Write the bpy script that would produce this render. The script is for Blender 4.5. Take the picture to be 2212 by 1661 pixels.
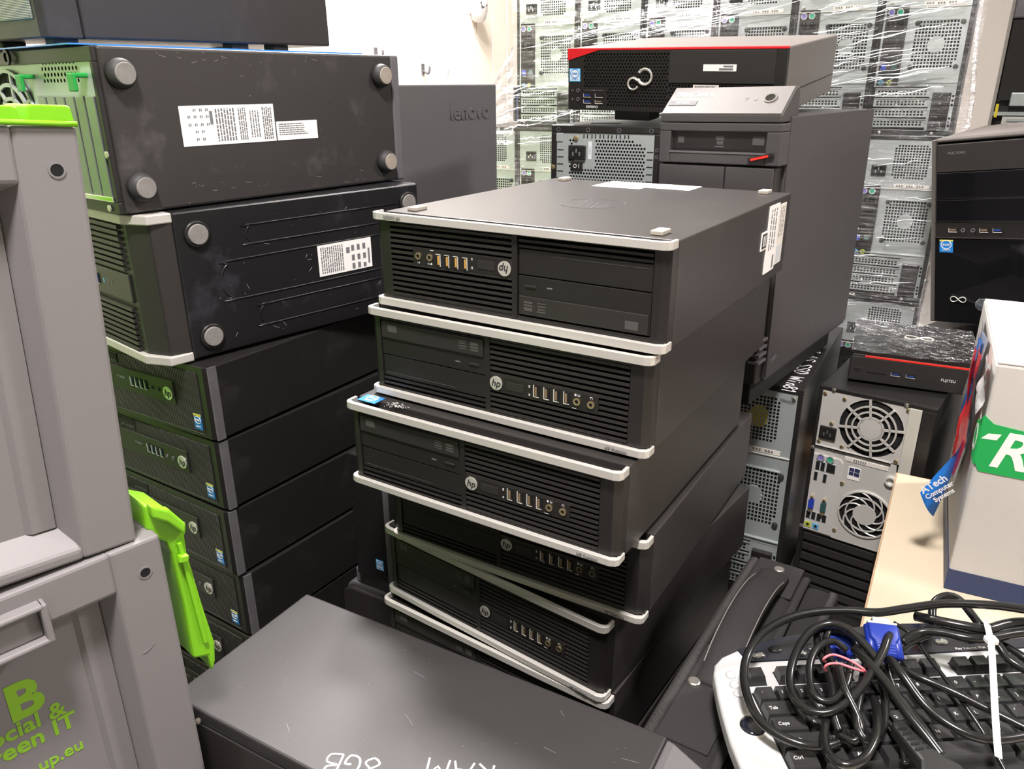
import bpy, bmesh, math, random
from mathutils import Vector, Matrix
random.seed(7)
for o in list(bpy.data.objects): bpy.data.objects.remove(o)
S = bpy.context.scene; COL = S.collection
R = math.radians; PI = math.pi
ZC = 0.937                                   # camera height above the floor (all z below are given from the camera)
# ---------------------------------------------------------------- camera
cam = bpy.data.cameras.new('camera'); cam.sensor_fit = 'HORIZONTAL'; cam.sensor_width = 36.0
cam.lens = 1665.975 / 2212 * 36.0; cam.clip_start = .02; cam.clip_end = 60
co = bpy.data.objects.new('camera', cam); COL.objects.link(co)
pit, rol = R(21.149), R(-.38444)
fw = Vector((0, math.cos(pit), -math.sin(pit))); rt = Vector((1, 0, 0)); up = rt.cross(fw)
r2 = math.cos(rol) * rt + math.sin(rol) * up; u2 = -math.sin(rol) * rt + math.cos(rol) * up
m = Matrix((r2, u2, -fw)).transposed().to_4x4(); m.translation = (0, 0, ZC); co.matrix_world = m
S.camera = co
# ---------------------------------------------------------------- world, exposure
W = bpy.data.worlds.new('world'); S.world = W; W.use_nodes = True
W.node_tree.nodes['Background'].inputs[0].default_value = (.9, .95, 1, 1)
W.node_tree.nodes['Background'].inputs[1].default_value = .25
S.view_settings.view_transform = 'Standard'; S.view_settings.look = 'None'
S.view_settings.exposure = 0.0; S.view_settings.gamma = 1.0; S.view_settings.use_curve_mapping = False
LAMP_W = 405.0                                # ceiling panel emission
LAMPS = [(-1.36, 1.64), (.0, -.15), (1.9, 2.3), (-1.62, 2.35)]   # in room axes; far-right one added to light the wrapped towers
E1 = Vector((math.cos(R(-30)), math.sin(R(-30)), 0)); E2 = Vector((-E1.y, E1.x, 0))
def room(a, b, z=0): return E1 * a + E2 * b + Vector((0, 0, z))
# ---------------------------------------------------------------- mesh helpers
def link(o, parent=None):
    COL.objects.link(o)
    if parent: o.parent = parent
    return o
AX = {'x': (1, 2, 0), 'y': (0, 2, 1), 'z': (0, 1, 2)}   # (u, v, along)
def pt(axis, u, v, w):
    p = [0, 0, 0]; a, b, c = AX[axis]; p[a] = u; p[b] = v; p[c] = w; return tuple(p)
class MB:
    def __init__(s): s.v = []; s.f = []
    def add(s, vs, fs):
        n = len(s.v); s.v += [tuple(v) for v in vs]; s.f += [tuple(i + n for i in f) for f in fs]; return s
    def box(s, x0, x1, y0, y1, z0, z1):
        return s.add([(x0,y0,z0),(x1,y0,z0),(x1,y1,z0),(x0,y1,z0),(x0,y0,z1),(x1,y0,z1),(x1,y1,z1),(x0,y1,z1)],
                     [(3,2,1,0),(4,5,6,7),(0,1,5,4),(1,2,6,5),(2,3,7,6),(3,0,4,7)])
    def prism(s, poly, axis, a, b):
        n = len(poly)
        return s.add([pt(axis,u,v,a) for u,v in poly] + [pt(axis,u,v,b) for u,v in poly],
                     [tuple(range(n))[::-1], tuple(range(n,2*n))] + [(i,(i+1)%n,n+(i+1)%n,n+i) for i in range(n)])
    def cyl(s, u, v, axis, r, a, b, n=20, rb=None, su=1.0):
        rb = r if rb is None else rb
        A = [(math.cos(2*PI*i/n), math.sin(2*PI*i/n)) for i in range(n)]
        return s.add([pt(axis,u+r*su*c,v+r*d,a) for c,d in A] + [pt(axis,u+rb*su*c,v+rb*d,b) for c,d in A],
                     [tuple(range(n))[::-1], tuple(range(n,2*n))] + [(i,(i+1)%n,n+(i+1)%n,n+i) for i in range(n)])
    def ring(s, u, v, axis, r0, r1, a, b, n=24, t0=0, t1=2*PI, su=1.0):
        full = abs(t1-t0-2*PI) < 1e-6; k = n if full else n+1
        vs = []
        for i in range(k):
            t = t0+(t1-t0)*i/n; c, d = math.cos(t), math.sin(t)
            vs += [pt(axis,u+r0*su*c,v+r0*d,a), pt(axis,u+r1*su*c,v+r1*d,a), pt(axis,u+r1*su*c,v+r1*d,b), pt(axis,u+r0*su*c,v+r0*d,b)]
        fs = []
        for i in range(n if full else n):
            j = (i+1) % k
            if not full and i == n: break
            for e in range(4): fs.append((4*i+e, 4*i+(e+1)%4, 4*j+(e+1)%4, 4*j+e))
        if not full: fs += [(0,1,2,3), (4*n+3,4*n+2,4*n+1,4*n)]
        return s.add(vs, fs)
    def lathe(s, u, v, axis, prof, n=20):
        k = len(prof); vs = []
        for r, w in prof:
            for i in range(n):
                t = 2*PI*i/n; vs.append(pt(axis, u+r*math.cos(t), v+r*math.sin(t), w))
        fs = [(j*n+i, j*n+(i+1)%n, (j+1)*n+(i+1)%n, (j+1)*n+i) for j in range(k-1) for i in range(n)]
        fs += [tuple(range(n))[::-1], tuple(range((k-1)*n, k*n))]
        return s.add(vs, fs)
    def bar(s, p, q, w, h, upv=(0,0,1)):
        p, q = Vector(p), Vector(q); d = (q-p).normalized(); upv = Vector(upv)
        a = d.cross(upv)
        if a.length < 1e-6: a = d.cross(Vector((1,0,0)))
        a.normalize(); b = a.cross(d).normalized(); a *= w/2; b *= h/2
        return s.add([p-a-b,p+a-b,p+a+b,p-a+b,q-a-b,q+a-b,q+a+b,q-a+b],
                     [(0,1,2,3),(7,6,5,4),(0,4,5,1),(1,5,6,2),(2,6,7,3),(3,7,4,0)])
    def tube(s, pts, r, n=8, sub=6, closed=False, flat=1.0):
        P = smooth_path(pts, sub, closed); k = len(P); vs = []
        T = [(P[min(i+1,k-1)]-P[max(i-1,0)]) if not closed else (P[(i+1)%k]-P[i-1]) for i in range(k)]
        N = T[0].normalized().orthogonal().normalized()
        for i in range(k):
            t = T[i].normalized(); N = (N - t*N.dot(t)).normalized(); Bn = t.cross(N)
            rr = r(i/(k-1)) if callable(r) else r
            for j in range(n):
                a = 2*PI*j/n; vs.append(P[i] + N*(rr*math.cos(a)) + Bn*(rr*flat*math.sin(a)))
        fs = [(i*n+j, i*n+(j+1)%n, ((i+1)%k)*n+(j+1)%n, ((i+1)%k)*n+j) for i in range(k if closed else k-1) for j in range(n)]
        if not closed: fs += [tuple(range(n))[::-1], tuple(range((k-1)*n, k*n))]
        return s.add(vs, fs)
    def perf(s, axis, w, u0, u1, v0, v1, nu, nv, hole=.62, kind='sq', stagger=False, mask=None):
        """flat plate with real holes; cells where mask is False stay solid"""
        du, dv = (u1-u0)/nu, (v1-v0)/nv
        for j in range(nv):
            off = du/2 if (stagger and j % 2) else 0
            cells = [(u0+off+i*du, u0+off+(i+1)*du, True) for i in range(nu - (1 if off else 0))]
            if off: cells = [(u0, u0+off, False)] + cells + [(u1-off, u1, False)]
            for a, b, ok in cells:
                c, d = v0+j*dv, v0+(j+1)*dv
                mu, mv = (a+b)/2, (c+d)/2
                O = [(a,c),(b,c),(b,d),(a,d)]
                if not ok or (mask and not mask((mu-u0)/(u1-u0), (mv-v0)/(v1-v0))):
                    s.add([pt(axis,p,q,w) for p,q in O], [(0,1,2,3)]); continue
                hu, hv = du/2*hole, dv/2*hole
                if kind == 'sq':
                    I = [(mu-hu,mv-hv),(mu+hu,mv-hv),(mu+hu,mv+hv),(mu-hu,mv+hv)]
                    s.add([pt(axis,p,q,w) for p,q in O+I], [(k,(k+1)%4,4+(k+1)%4,4+k) for k in range(4)])
                else:
                    O8 = [(a,mv),(a,c),(mu,c),(b,c),(b,mv),(b,d),(mu,d),(a,d)]
                    hr = min(hu, hv)
                    I = [(mu-hr*math.cos(k*PI/4), mv-hr*math.sin(k*PI/4)) for k in range(8)]
                    s.add([pt(axis,p,q,w) for p,q in O8+I], [(k,(k+1)%8,8+(k+1)%8,8+k) for k in range(8)])
        return s
    def mesh(s, name, mat, smooth=False, recalc=True):
        me = bpy.data.meshes.new(name); me.from_pydata(s.v, [], s.f)
        if recalc:
            b = bmesh.new(); b.from_mesh(me); bmesh.ops.recalc_face_normals(b, faces=b.faces); b.to_mesh(me); b.free()
        if smooth:
            for p in me.polygons: p.use_smooth = True
        me.materials.append(MAT[mat]); me.update(); return me
    def build(s, name, mat, parent=None, bev=0, smooth=False, seg=2):
        o = link(bpy.data.objects.new(name, s.mesh(name, mat, smooth)), parent)
        if bev:
            mo = o.modifiers.new('bevel', 'BEVEL'); mo.width = bev; mo.segments = seg; mo.limit_method = 'ANGLE'; mo.angle_limit = R(40)
            mo.harden_normals = False
        return o
def smooth_path(pts, sub=6, closed=False):
    P = [Vector(p) for p in pts]; n = len(P)
    if sub <= 1 or n < 3: return P
    out = []
    rng = range(n) if closed else range(n-1)
    for i in rng:
        if closed: a, b, c, d = P[i-1], P[i], P[(i+1)%n], P[(i+2)%n]
        else: a, b, c, d = P[max(i-1,0)], P[i], P[i+1], P[min(i+2,n-1)]
        for k in range(sub):
            t = k/sub
            out.append(.5*((2*b)+(c-a)*t+(2*a-5*b+4*c-d)*t*t+(3*b-a-3*c+d)*t*t*t))
    if not closed: out.append(P[-1])
    return out
def box(x0,x1,y0,y1,z0,z1): return MB().box(x0,x1,y0,y1,z0,z1)
def inst(o, parent, loc=(0,0,0), rot=None, name=None):
    """another object sharing o's mesh"""
    c = o.copy(); link(c); c.parent = parent; c.location = loc
    if name: c.name = name
    if rot: c.rotation_euler = rot
    return c
def pose(x, y, z, yaw=0, a=0, b=0):
    """z from the camera; R = Rz(yaw) Rx(a) Ry(b), degrees"""
    return Matrix.Translation((x, y, z+ZC)) @ Matrix.Rotation(R(yaw),4,'Z') @ Matrix.Rotation(R(a),4,'X') @ Matrix.Rotation(R(b),4,'Y')
def tag(o, label, cat, group=None, kind=None):
    if label: o['label'] = label
    if cat: o['category'] = cat
    if group: o['group'] = group
    if kind: o['kind'] = kind
    return o
def thing(name, label, cat, M=None, group=None):
    o = link(bpy.data.objects.new(name, None)); o.empty_display_size = .05
    if M is not None: o.matrix_world = M
    return tag(o, label, cat, group)
def dup(root, M, label=None, group=None):
    c = root.copy(); link(c); c.matrix_world = M
    if label: c['label'] = label
    if group: c['group'] = group
    for ch in list(root.children):
        d = ch.copy(); link(d); d.parent = c
        for g in list(ch.children):
            e = g.copy(); link(e); e.parent = d
    return c
_T = {}
def text_mesh(s, mat, bold=0, shear=0, ext=.0002, align='CENTER'):
    k = (s, mat, bold, shear, align, ext)
    if k in _T: return _T[k]
    cu = bpy.data.curves.new('t', 'FONT'); cu.body = s; cu.size = 1; cu.align_x = align; cu.align_y = 'CENTER'
    cu.offset = bold; cu.shear = shear; cu.extrude = ext; cu.resolution_u = 3
    o = bpy.data.objects.new('t', cu); COL.objects.link(o)
    dg = bpy.context.evaluated_depsgraph_get(); dg.update()
    me = bpy.data.meshes.new_from_object(o.evaluated_get(dg)); bpy.data.objects.remove(o)
    me.materials.clear(); me.materials.append(MAT[mat]); _T[k] = me; return me
FRONT = Matrix.Rotation(PI/2, 4, 'X')                                    # text x -> x, y -> z, faces -y
SIDE_R = Matrix.Rotation(PI/2, 4, 'Z') @ FRONT                             # on a +x face: text x -> +y
TOP = Matrix.Identity(4)
def lettering(parent, s, size, mat, loc, base=FRONT, spin=0, name='lettering', bold=0, shear=0, wid=1.0, align='CENTER', ext=.0002):
    o = link(bpy.data.objects.new(name, text_mesh(s, mat, bold, shear, ext/size, align)), parent)
    o.matrix_local = Matrix.Translation(loc) @ base @ Matrix.Rotation(R(spin),4,'Z') @ Matrix.Diagonal((size*wid, size, size, 1))
    return o
STROKE = {'A':[[(0,0),(.4,1),(.8,0)],[(.15,.4),(.65,.4)]], 'S':[[(.7,.85),(.35,1),(.05,.8),(.35,.52),(.65,.25),(.3,0),(0,.15)]],
 'D':[[(0,0),(.05,1),(.45,.85),(.6,.5),(.4,.1),(0,0)]], 'W':[[(0,1),(.2,0),(.42,.7),(.65,0),(.85,1)]], 'i':[[(.1,0),(.15,.6)],[(.17,.85),(.19,.9)]],
 'n':[[(0,0),(.06,.6)],[(.05,.4),(.3,.62),(.42,.4),(.42,0)]], '8':[[(.3,.52),(.05,.75),(.3,1),(.55,.78),(.3,.52),(.0,.25),(.28,0),(.58,.25),(.3,.52)]],
 '1':[[(.0,.75),(.25,1),(.2,0)]], '.':[[(.05,0),(.1,.06)]], 'R':[[(0,0),(.08,1),(.5,.95),(.55,.65),(.08,.5),(.6,0)]],
 'M':[[(0,0),(.12,1),(.42,.35),(.75,1),(.85,0)]], 'G':[[(.62,.85),(.35,1),(.02,.6),(.1,.1),(.5,.0),(.62,.4),(.35,.42)]],
 'B':[[(0,0),(.06,1),(.45,.95),(.48,.65),(.06,.52),(.55,.42),(.5,.05),(0,0)]], '3':[[(.05,.9),(.45,.95),(.2,.55),(.5,.3),(.2,0),(0,.1)]], ' ':[]}
def handwriting(parent, s, h, mat, loc, base=TOP, spin=0, r=.0012, name='handwriting', gap=.25):
    mb = MB(); x = 0
    for ch in s:
        mx = .4
        for st in STROKE.get(ch, []):
            mb.tube([(h*(x+px), h*py, 0) for px, py in st], r, n=6, sub=4, flat=1)
            mx = max(mx, max(p[0] for p in st))
        x += mx + gap
    for i, v in enumerate(mb.v): mb.v[i] = (v[0], v[1], v[2]*.12)
    o = mb.build(name, mat, parent); o.matrix_local = Matrix.Translation(loc) @ base @ Matrix.Rotation(R(spin),4,'Z'); return o
# ---------------------------------------------------------------- materials
MAT = {}
def pm(name, col, rough=.5, metal=0., bump=0, bscale=600, var=0., vscale=8, dust=0., dcol=(.45,.43,.42), dscale=6, spec=.5, coat=0., stretch=None, emit=None, trans=0, alpha=1):
    m = bpy.data.materials.new(name); m.use_nodes = True; nt = m.node_tree; N = nt.nodes; Lk = nt.links; b = N['Principled BSDF']
    b.inputs['Base Color'].default_value = (*col, 1); b.inputs['Roughness'].default_value = rough; b.inputs['Metallic'].default_value = metal
    b.inputs['Specular IOR Level'].default_value = spec
    if coat: b.inputs['Coat Weight'].default_value = coat; b.inputs['Coat Roughness'].default_value = .08
    if trans: b.inputs['Transmission Weight'].default_value = trans
    if emit: b.inputs['Emission Color'].default_value = (*emit[0], 1); b.inputs['Emission Strength'].default_value = emit[1]
    tc = N.new('ShaderNodeTexCoord'); src = tc.outputs['Object']
    if stretch:
        mp = N.new('ShaderNodeMapping'); mp.inputs['Scale'].default_value = stretch; Lk.new(src, mp.inputs['Vector']); src = mp.outputs['Vector']
    def noise(scale, det=3, rgh=.6):
        n = N.new('ShaderNodeTexNoise'); n.inputs['Scale'].default_value = scale; n.inputs['Detail'].default_value = det
        n.inputs['Roughness'].default_value = rgh; Lk.new(src, n.inputs['Vector']); return n.outputs['Fac']
    cur = None
    if var:
        mx = N.new('ShaderNodeMix'); mx.data_type = 'RGBA'; mx.inputs['A'].default_value = (*[c*(1-var) for c in col], 1); mx.inputs['B'].default_value = (*[min(1,c*(1+var)) for c in col], 1)
        Lk.new(noise(vscale, 4), mx.inputs['Factor']); cur = mx.outputs['Result']
    if dust:
        rp = N.new('ShaderNodeMapRange'); rp.inputs['From Min'].default_value = .56; rp.inputs['From Max'].default_value = .8; rp.inputs['To Max'].default_value = dust
        Lk.new(noise(dscale, 6, .7), rp.inputs['Value'])
        mx = N.new('ShaderNodeMix'); mx.data_type = 'RGBA'; mx.inputs['A'].default_value = (*col, 1); mx.inputs['B'].default_value = (*dcol, 1)
        if cur: Lk.new(cur, mx.inputs['A'])
        Lk.new(rp.outputs['Result'], mx.inputs['Factor']); cur = mx.outputs['Result']
    if cur: Lk.new(cur, b.inputs['Base Color'])
    if bump:
        bp = N.new('ShaderNodeBump'); bp.inputs['Strength'].default_value = bump; bp.inputs['Distance'].default_value = .001
        Lk.new(noise(bscale, 2), bp.inputs['Height']); Lk.new(bp.outputs['Normal'], b.inputs['Normal'])
    MAT[name] = m; return m
pm('black_metal', (.017,.016,.0155), .34, bump=.05, bscale=900, var=.12, dust=.05, dscale=14)
pm('satin_black', (.030,.028,.028), .50, bump=.08, bscale=900, var=.08, dust=.03, dscale=10)
pm('black_side', (.032,.029,.028), .38, bump=.04, bscale=900, var=.10, dust=.04, dscale=14, spec=.43)
pm('worn_black', (.032,.029,.028), .38, bump=.1, bscale=900, var=.15, dust=.16, dscale=10)
pm('smudged_black', (.012,.0115,.013), .30, bump=.1, bscale=500, var=.2, dust=.22, dcol=(.20,.19,.25), dscale=9)
pm('black_plastic', (.015,.0132,.0128), .38, bump=.06, bscale=1200)
pm('dark_plastic', (.024,.0215,.0208), .42, bump=.06, bscale=1200)
pm('matte_black', (.006,.006,.006), .7)
pm('gloss_black', (.006,.006,.007), .07, coat=.6)
pm('void', (.002,.002,.002), .9)
pm('rubber', (.03,.03,.03), .6, bump=.1, bscale=400)
pm('foot_pad', (.20,.19,.18), .7, bump=.3, bscale=300, var=.25, vscale=90)
pm('foot_tan', (.30,.26,.22), .65, bump=.2, bscale=300, var=.25, vscale=90)
pm('foot_cream', (.42,.38,.32), .7)
pm('silver_trim', (.58,.56,.525), .38, metal=.25, bump=.05, bscale=800, var=.05)
pm('steel', (.50,.55,.545), .40, metal=.5, bump=.05, bscale=200, var=.06, vscale=20)
pm('steel_warm', (.72,.71,.665), .36, metal=.35, bump=.05, bscale=200, var=.08, vscale=20)
pm('steel_cream', (.66,.65,.58), .45, metal=.25, var=.05)
pm('io_grey', (.72,.70,.67), .4, metal=.3, var=.05)
pm('steel_slot', (.30,.33,.325), .32, metal=.85, bump=.05, bscale=200, var=.08, vscale=20)
pm('scuff', (.30,.28,.27), .6)
pm('chrome', (.8,.8,.8), .12, metal=1)
pm('screw', (.68,.66,.6), .3, metal=.9)
pm('brass', (.72,.58,.34), .25, metal=.9)
pm('gold_pull', (.62,.50,.36), .3, metal=.9)
pm('logo_silver', (.70,.68,.62), .3, metal=.5)
pm('tongue', (.55,.30,.07), .5)
pm('tongue_dim', (.22,.15,.08), .5)
pm('usb_blue', (.02,.06,.35), .45)
pm('paper', (.86,.85,.83), .6)
pm('paper_old', (.72,.68,.62), .6, var=.08, vscale=40)
pm('print', (.16,.16,.17), .7)
pm('print_dark', (.03,.03,.035), .6)
pm('print_faint', (.075,.072,.07), .55)
pm('print_white', (.75,.75,.74), .6)
pm('ink_white', (.85,.85,.85), .45)
pm('sticker_blue', (.015,.20,.58), .3, coat=.3)
pm('sticker_pale', (.70,.76,.80), .3, coat=.3)
pm('sticker_cyan', (.05,.45,.80), .3)
pm('sticker_yellow', (.60,.55,.06), .35)
pm('win_blue', (.035,.04,.10), .35)
pm('grey_bezel', (.115,.110,.118), .45, bump=.05, bscale=900, dust=.12, dcol=(.5,.45,.4), dscale=20)
pm('lenovo_grey', (.10,.096,.099), .50, bump=.06, bscale=900, var=.06, dust=.06, dscale=8)
pm('think_grey', (.060,.056,.057), .45, bump=.06, bscale=900, dust=.05, dscale=14)
pm('think_top', (.085,.077,.071), .58, metal=.1, bump=.05, bscale=900)
pm('fuji_grey', (.20,.183,.172), .40, metal=.35, bump=.05, bscale=900)
pm('red', (.62,.012,.02), .35)
pm('vivid_red', (.75,.03,.02), .4)  # saturated red, plain surface colour
pm('crate_grey', (.205,.193,.196), .50, bump=.08, bscale=500, var=.04, vscale=5)
pm('crate_dark', (.10,.092,.09), .6)
pm('lime', (.20,.54,.012), .36, bump=.03, bscale=300, spec=.45)
pm('lime_print', (.24,.50,.02), .5)
pm('green_clip', (.02,.33,.06), .35)
pm('ps2_purple', (.22,.17,.50), .4)
pm('ps2_green', (.03,.38,.20), .4)
pm('vga_blue', (.02,.05,.42), .4)
pm('com_teal', (.03,.09,.085), .5)
pm('aud_lime', (.45,.55,.05), .45)
pm('aud_blue', (.10,.38,.62), .45)
pm('yellow', (.75,.62,.03), .45)
pm('film_ghost', (.62,.63,.60), .35)
pm('fabric', (.024,.023,.023), .85, bump=.5, bscale=1500, var=.2, vscale=300, spec=.3)
pm('fabric_lt', (.034,.032,.032), .8, bump=.6, bscale=1500, var=.2, vscale=300, spec=.3)
pm('zip', (.05,.046,.045), .6, bump=.4, bscale=900)
pm('kb_silver', (.60,.60,.605), .30, metal=.15, bump=.03, bscale=300)
pm('kb_navy', (.012,.014,.022), .08, coat=.6)
pm('key', (.030,.030,.031), .24, bump=.05, bscale=800)
pm('key_gap', (.004,.004,.004), .8)
pm('cable', (.010,.010,.010), .22, spec=.6)
pm('cable_matte', (.018,.018,.018), .45)
pm('vga_plug', (.012,.035,.30), .38)
pm('pink', (.80,.20,.24), .5)
pm('nylon', (.80,.80,.80), .35, alpha=1)
pm('cream_top', (.66,.565,.42), .45, var=.03, vscale=3)
pm('cream_edge', (.50,.33,.20), .6)
pm('table_leg', (.25,.25,.26), .4, metal=.8)
pm('carton', (.54,.52,.49), .62, bump=.15, bscale=160, var=.05, vscale=14, dust=.35, dcol=(.45,.38,.28), dscale=9)
pm('carton_top', (.50,.455,.43), .6, bump=.1, bscale=160, var=.04, vscale=14)
pm('carton_green', (.005,.36,.075), .55)
pm('carton_navy', (.020,.036,.105), .5, var=.1, vscale=30)
pm('tape_blue', (.02,.18,.62), .2, coat=.3)
pm('tape_red', (.62,.03,.035), .25, coat=.3)
pm('tape_clear', (.62,.62,.62), .18, coat=.5)
pm('wall_cream', (.86,.79,.69), .6, bump=.03, bscale=60, var=.02, vscale=2)
pm('wall_plain', (.36,.34,.31), .7, var=.05, vscale=2)
pm('floor_grey', (.20,.19,.18), .5, var=.15, vscale=6)
pm('ceiling_white', (.78,.78,.76), .8)
pm('wood', (.45,.31,.18), .7, var=.25, vscale=20, stretch=(1,12,12))
pm('lamp', (1,1,1), .5, emit=((1.0,.935,.915), LAMP_W))
pm('lamp_frame', (.75,.75,.74), .4, metal=.3)
pm('monitor_black', (.01,.01,.012), .35)
pm('screen_blue', (.05,.10,.30), .3, emit=((.25,.38,.8), .55))
pm('orange_print', (.80,.30,.16), .5, var=.5, vscale=45)
pm('sensor_white', (.85,.85,.85), .4)
pm('hologram', (.45,.5,.6), .1, metal=.9, var=.8, vscale=120)
pm('blue_film', (.03,.24,.72), .15, coat=.5)
def ridged(name, col, rough, scale, strength, axis=0):
    m = pm(name, col, rough); nt = m.node_tree; N = nt.nodes; b = N['Principled BSDF']
    tc = N.new('ShaderNodeTexCoord'); w = N.new('ShaderNodeTexWave'); w.bands_direction = 'XYZ'[axis]; w.inputs['Scale'].default_value = scale; w.inputs['Distortion'].default_value = 0
    bp = N.new('ShaderNodeBump'); bp.inputs['Strength'].default_value = strength; bp.inputs['Distance'].default_value = .001
    nt.links.new(tc.outputs['Object'], w.inputs['Vector']); nt.links.new(w.outputs['Fac'], bp.inputs['Height']); nt.links.new(bp.outputs['Normal'], b.inputs['Normal'])
ridged('ridged_black', (.022,.021,.020), .40, 90, 1.0, 0)
ridged('mesh_black', (.015,.0145,.014), .40, 160, .8, 0)
ridged('mesh_grey', (.30,.31,.26), .45, 170, .8, 2)
ridged('zip_teeth', (.05,.047,.046), .55, 160, 1.0, 1)
def film(name, dens, rough, scale, stretch):
    m = bpy.data.materials.new(name); m.use_nodes = True; nt = m.node_tree; N = nt.nodes; Lk = nt.links
    for n in list(N): N.remove(n)
    out = N.new('ShaderNodeOutputMaterial'); mix = N.new('ShaderNodeMixShader'); tr = N.new('ShaderNodeBsdfTransparent'); gl = N.new('ShaderNodeBsdfGlossy')
    gl.inputs['Roughness'].default_value = rough; gl.inputs['Color'].default_value = (.95,.97,1,1)
    tc = N.new('ShaderNodeTexCoord'); mp = N.new('ShaderNodeMapping'); mp.inputs['Scale'].default_value = stretch
    ns = N.new('ShaderNodeTexNoise'); ns.inputs['Scale'].default_value = scale; ns.inputs['Detail'].default_value = 4; ns.inputs['Roughness'].default_value = .62
    rp = N.new('ShaderNodeMapRange'); rp.inputs['From Min'].default_value = .40; rp.inputs['From Max'].default_value = .78; rp.inputs['To Min'].default_value = dens[0]; rp.inputs['To Max'].default_value = dens[1]
    bp = N.new('ShaderNodeBump'); bp.inputs['Strength'].default_value = .9; bp.inputs['Distance'].default_value = .012
    Lk.new(tc.outputs['Object'], mp.inputs['Vector']); Lk.new(mp.outputs['Vector'], ns.inputs['Vector']); Lk.new(ns.outputs['Fac'], rp.inputs['Value'])
    Lk.new(ns.outputs['Fac'], bp.inputs['Height']); Lk.new(bp.outputs['Normal'], gl.inputs['Normal'])
    Lk.new(rp.outputs['Result'], mix.inputs['Fac']); Lk.new(tr.outputs[0], mix.inputs[1]); Lk.new(gl.outputs[0], mix.inputs[2]); Lk.new(mix.outputs[0], out.inputs[0])
    MAT[name] = m
film('stretch_film', (.02,.30), .11, 9, (1.2, 1, 16))
film('film_dense', (.15,.8), .18, 22, (3, 3, 3))
# ---------------------------------------------------------------- the room (room axes: E1 right, E2 back)
A0, A1, B0, B1, CZ = -2.25, 3.0, -3.0, 4.7, 2.62
ROOM = Matrix((( E1.x, E2.x, 0, 0), (E1.y, E2.y, 0, 0), (0, 0, 1, 0), (0, 0, 0, 1)))
def struct(name, mb, mat, bev=0):
    o = mb.build(name, mat, None, bev); o.matrix_world = ROOM; o['kind'] = 'structure'; return o
struct('floor', box(A0-.1, A1+.1, B0-.1, B1+.1, -.1, 0), 'floor_grey')
struct('ceiling', box(A0-.1, A1+.1, B0-.1, B1+.1, CZ, CZ+.1), 'ceiling_white')
struct('wall_back', box(A0-.1, A1+.1, B1, B1+.1, 0, CZ), 'wall_plain')
struct('wall_right', box(A1, A1+.1, B0, B1, 0, CZ), 'wall_plain')
struct('wall_front', box(A0-.1, A1+.1, B0-.1, B0, 0, CZ), 'wall_plain')
wl = struct('wall_left', box(A0-.1, A0-.012, B0, B1, 0, CZ), 'wall_cream')
bd = box(-.012, 0, -.0705, .0705, 0, CZ).build('board', 'wall_cream', wl, .003)
bd.location = (A0, 3.4985, 0)
for k in range(-43, 9):
    if k and B0 < 3.4985+k*.147-.07 and 3.4985+k*.147+.07 < B1: inst(bd, wl, (A0, 3.4985+k*.147, 0))
for i, (a, b) in enumerate(LAMPS):
    t = thing('ceiling_light', 'square flat ceiling light panel, ' + ['above the gap between the computer stacks and the wrapped towers', 'above the grey crates and the keyboard', 'added at the far right to light the wrapped towers', 'nearest the cream panelled wall'][i], 'light',
              Matrix.Translation(room(a, b, CZ-.03)) @ Matrix.Rotation(R(-30), 4, 'Z'), 'ceiling light panels')
    f = MB()
    for x0, x1, y0, y1 in ((-.16,.16,-.16,-.145), (-.16,.16,.145,.16), (-.16,-.145,-.145,.145), (.145,.16,-.145,.145)): f.box(x0, x1, y0, y1, 0, .03)
    f.build('frame', 'lamp_frame', t, .002)
    box(-.145, .145, -.145, .145, .008, .026).build('diffuser', 'lamp', t)
# wall things
t = thing('motion_sensor', 'white tilted motion sensor fixed high on the cream panelled wall', 'sensor', ROOM @ Matrix.Translation((A0, 3.53, ZC+.36)))
mb = MB().box(0, .02, -.03, .03, -.03, .06); mb.build('bracket', 'sensor_white', t, .006)
o = MB().lathe(0, 0, 'z', [(.012,-.075),(.034,-.062),(.042,-.02),(.040,.03),(.028,.06),(.01,.068)], 20).build('housing', 'sensor_white', t, 0, True)
o.matrix_local = Matrix.Translation((.055, -.02, .0)) @ Matrix.Rotation(R(28), 4, 'X') @ Matrix.Rotation(R(20), 4, 'Y')
o = MB().box(-.018,.018,-.044,-.034,.0,.035).build('lens', 'grey_bezel', t, .004); o.matrix_local = Matrix.Translation((.055, -.02, .0)) @ Matrix.Rotation(R(28), 4, 'X') @ Matrix.Rotation(R(70), 4, 'Z')
o = MB().tube([(A0+.004, 3.285, 1.9), (A0+.004, 3.283, ZC+.6), (A0+.004, 3.287, ZC+.22), (A0+.004, 3.30, ZC+.1), (A0+.004, 3.288, ZC+.03), (A0+.004, 3.29, .8)], .003, 6).build('hanging_cord', 'nylon'); o.matrix_world = ROOM
tag(o, 'thin cord hanging loosely down the cream panelled wall', 'cord')
for b, z, lab in ((2.768, .125, 'small dark hook on the cream wall above the stacked towers'), (3.098, .068, 'small dark hook on the cream wall above the grey tower panel')):
    t = thing('wall_hook', lab, 'hook', ROOM @ Matrix.Translation((A0, b, ZC+z)), 'hooks on the wall')
    box(0, .006, -.010, .010, -.015, .03).build('plate', 'grey_bezel', t, .002)
    MB().tube([(.004,0,.0),(.03,0,-.012),(.04,0,.004),(.04,0,.018)], .0045, 8).build('hook', 'grey_bezel', t, 0, True)
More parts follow.
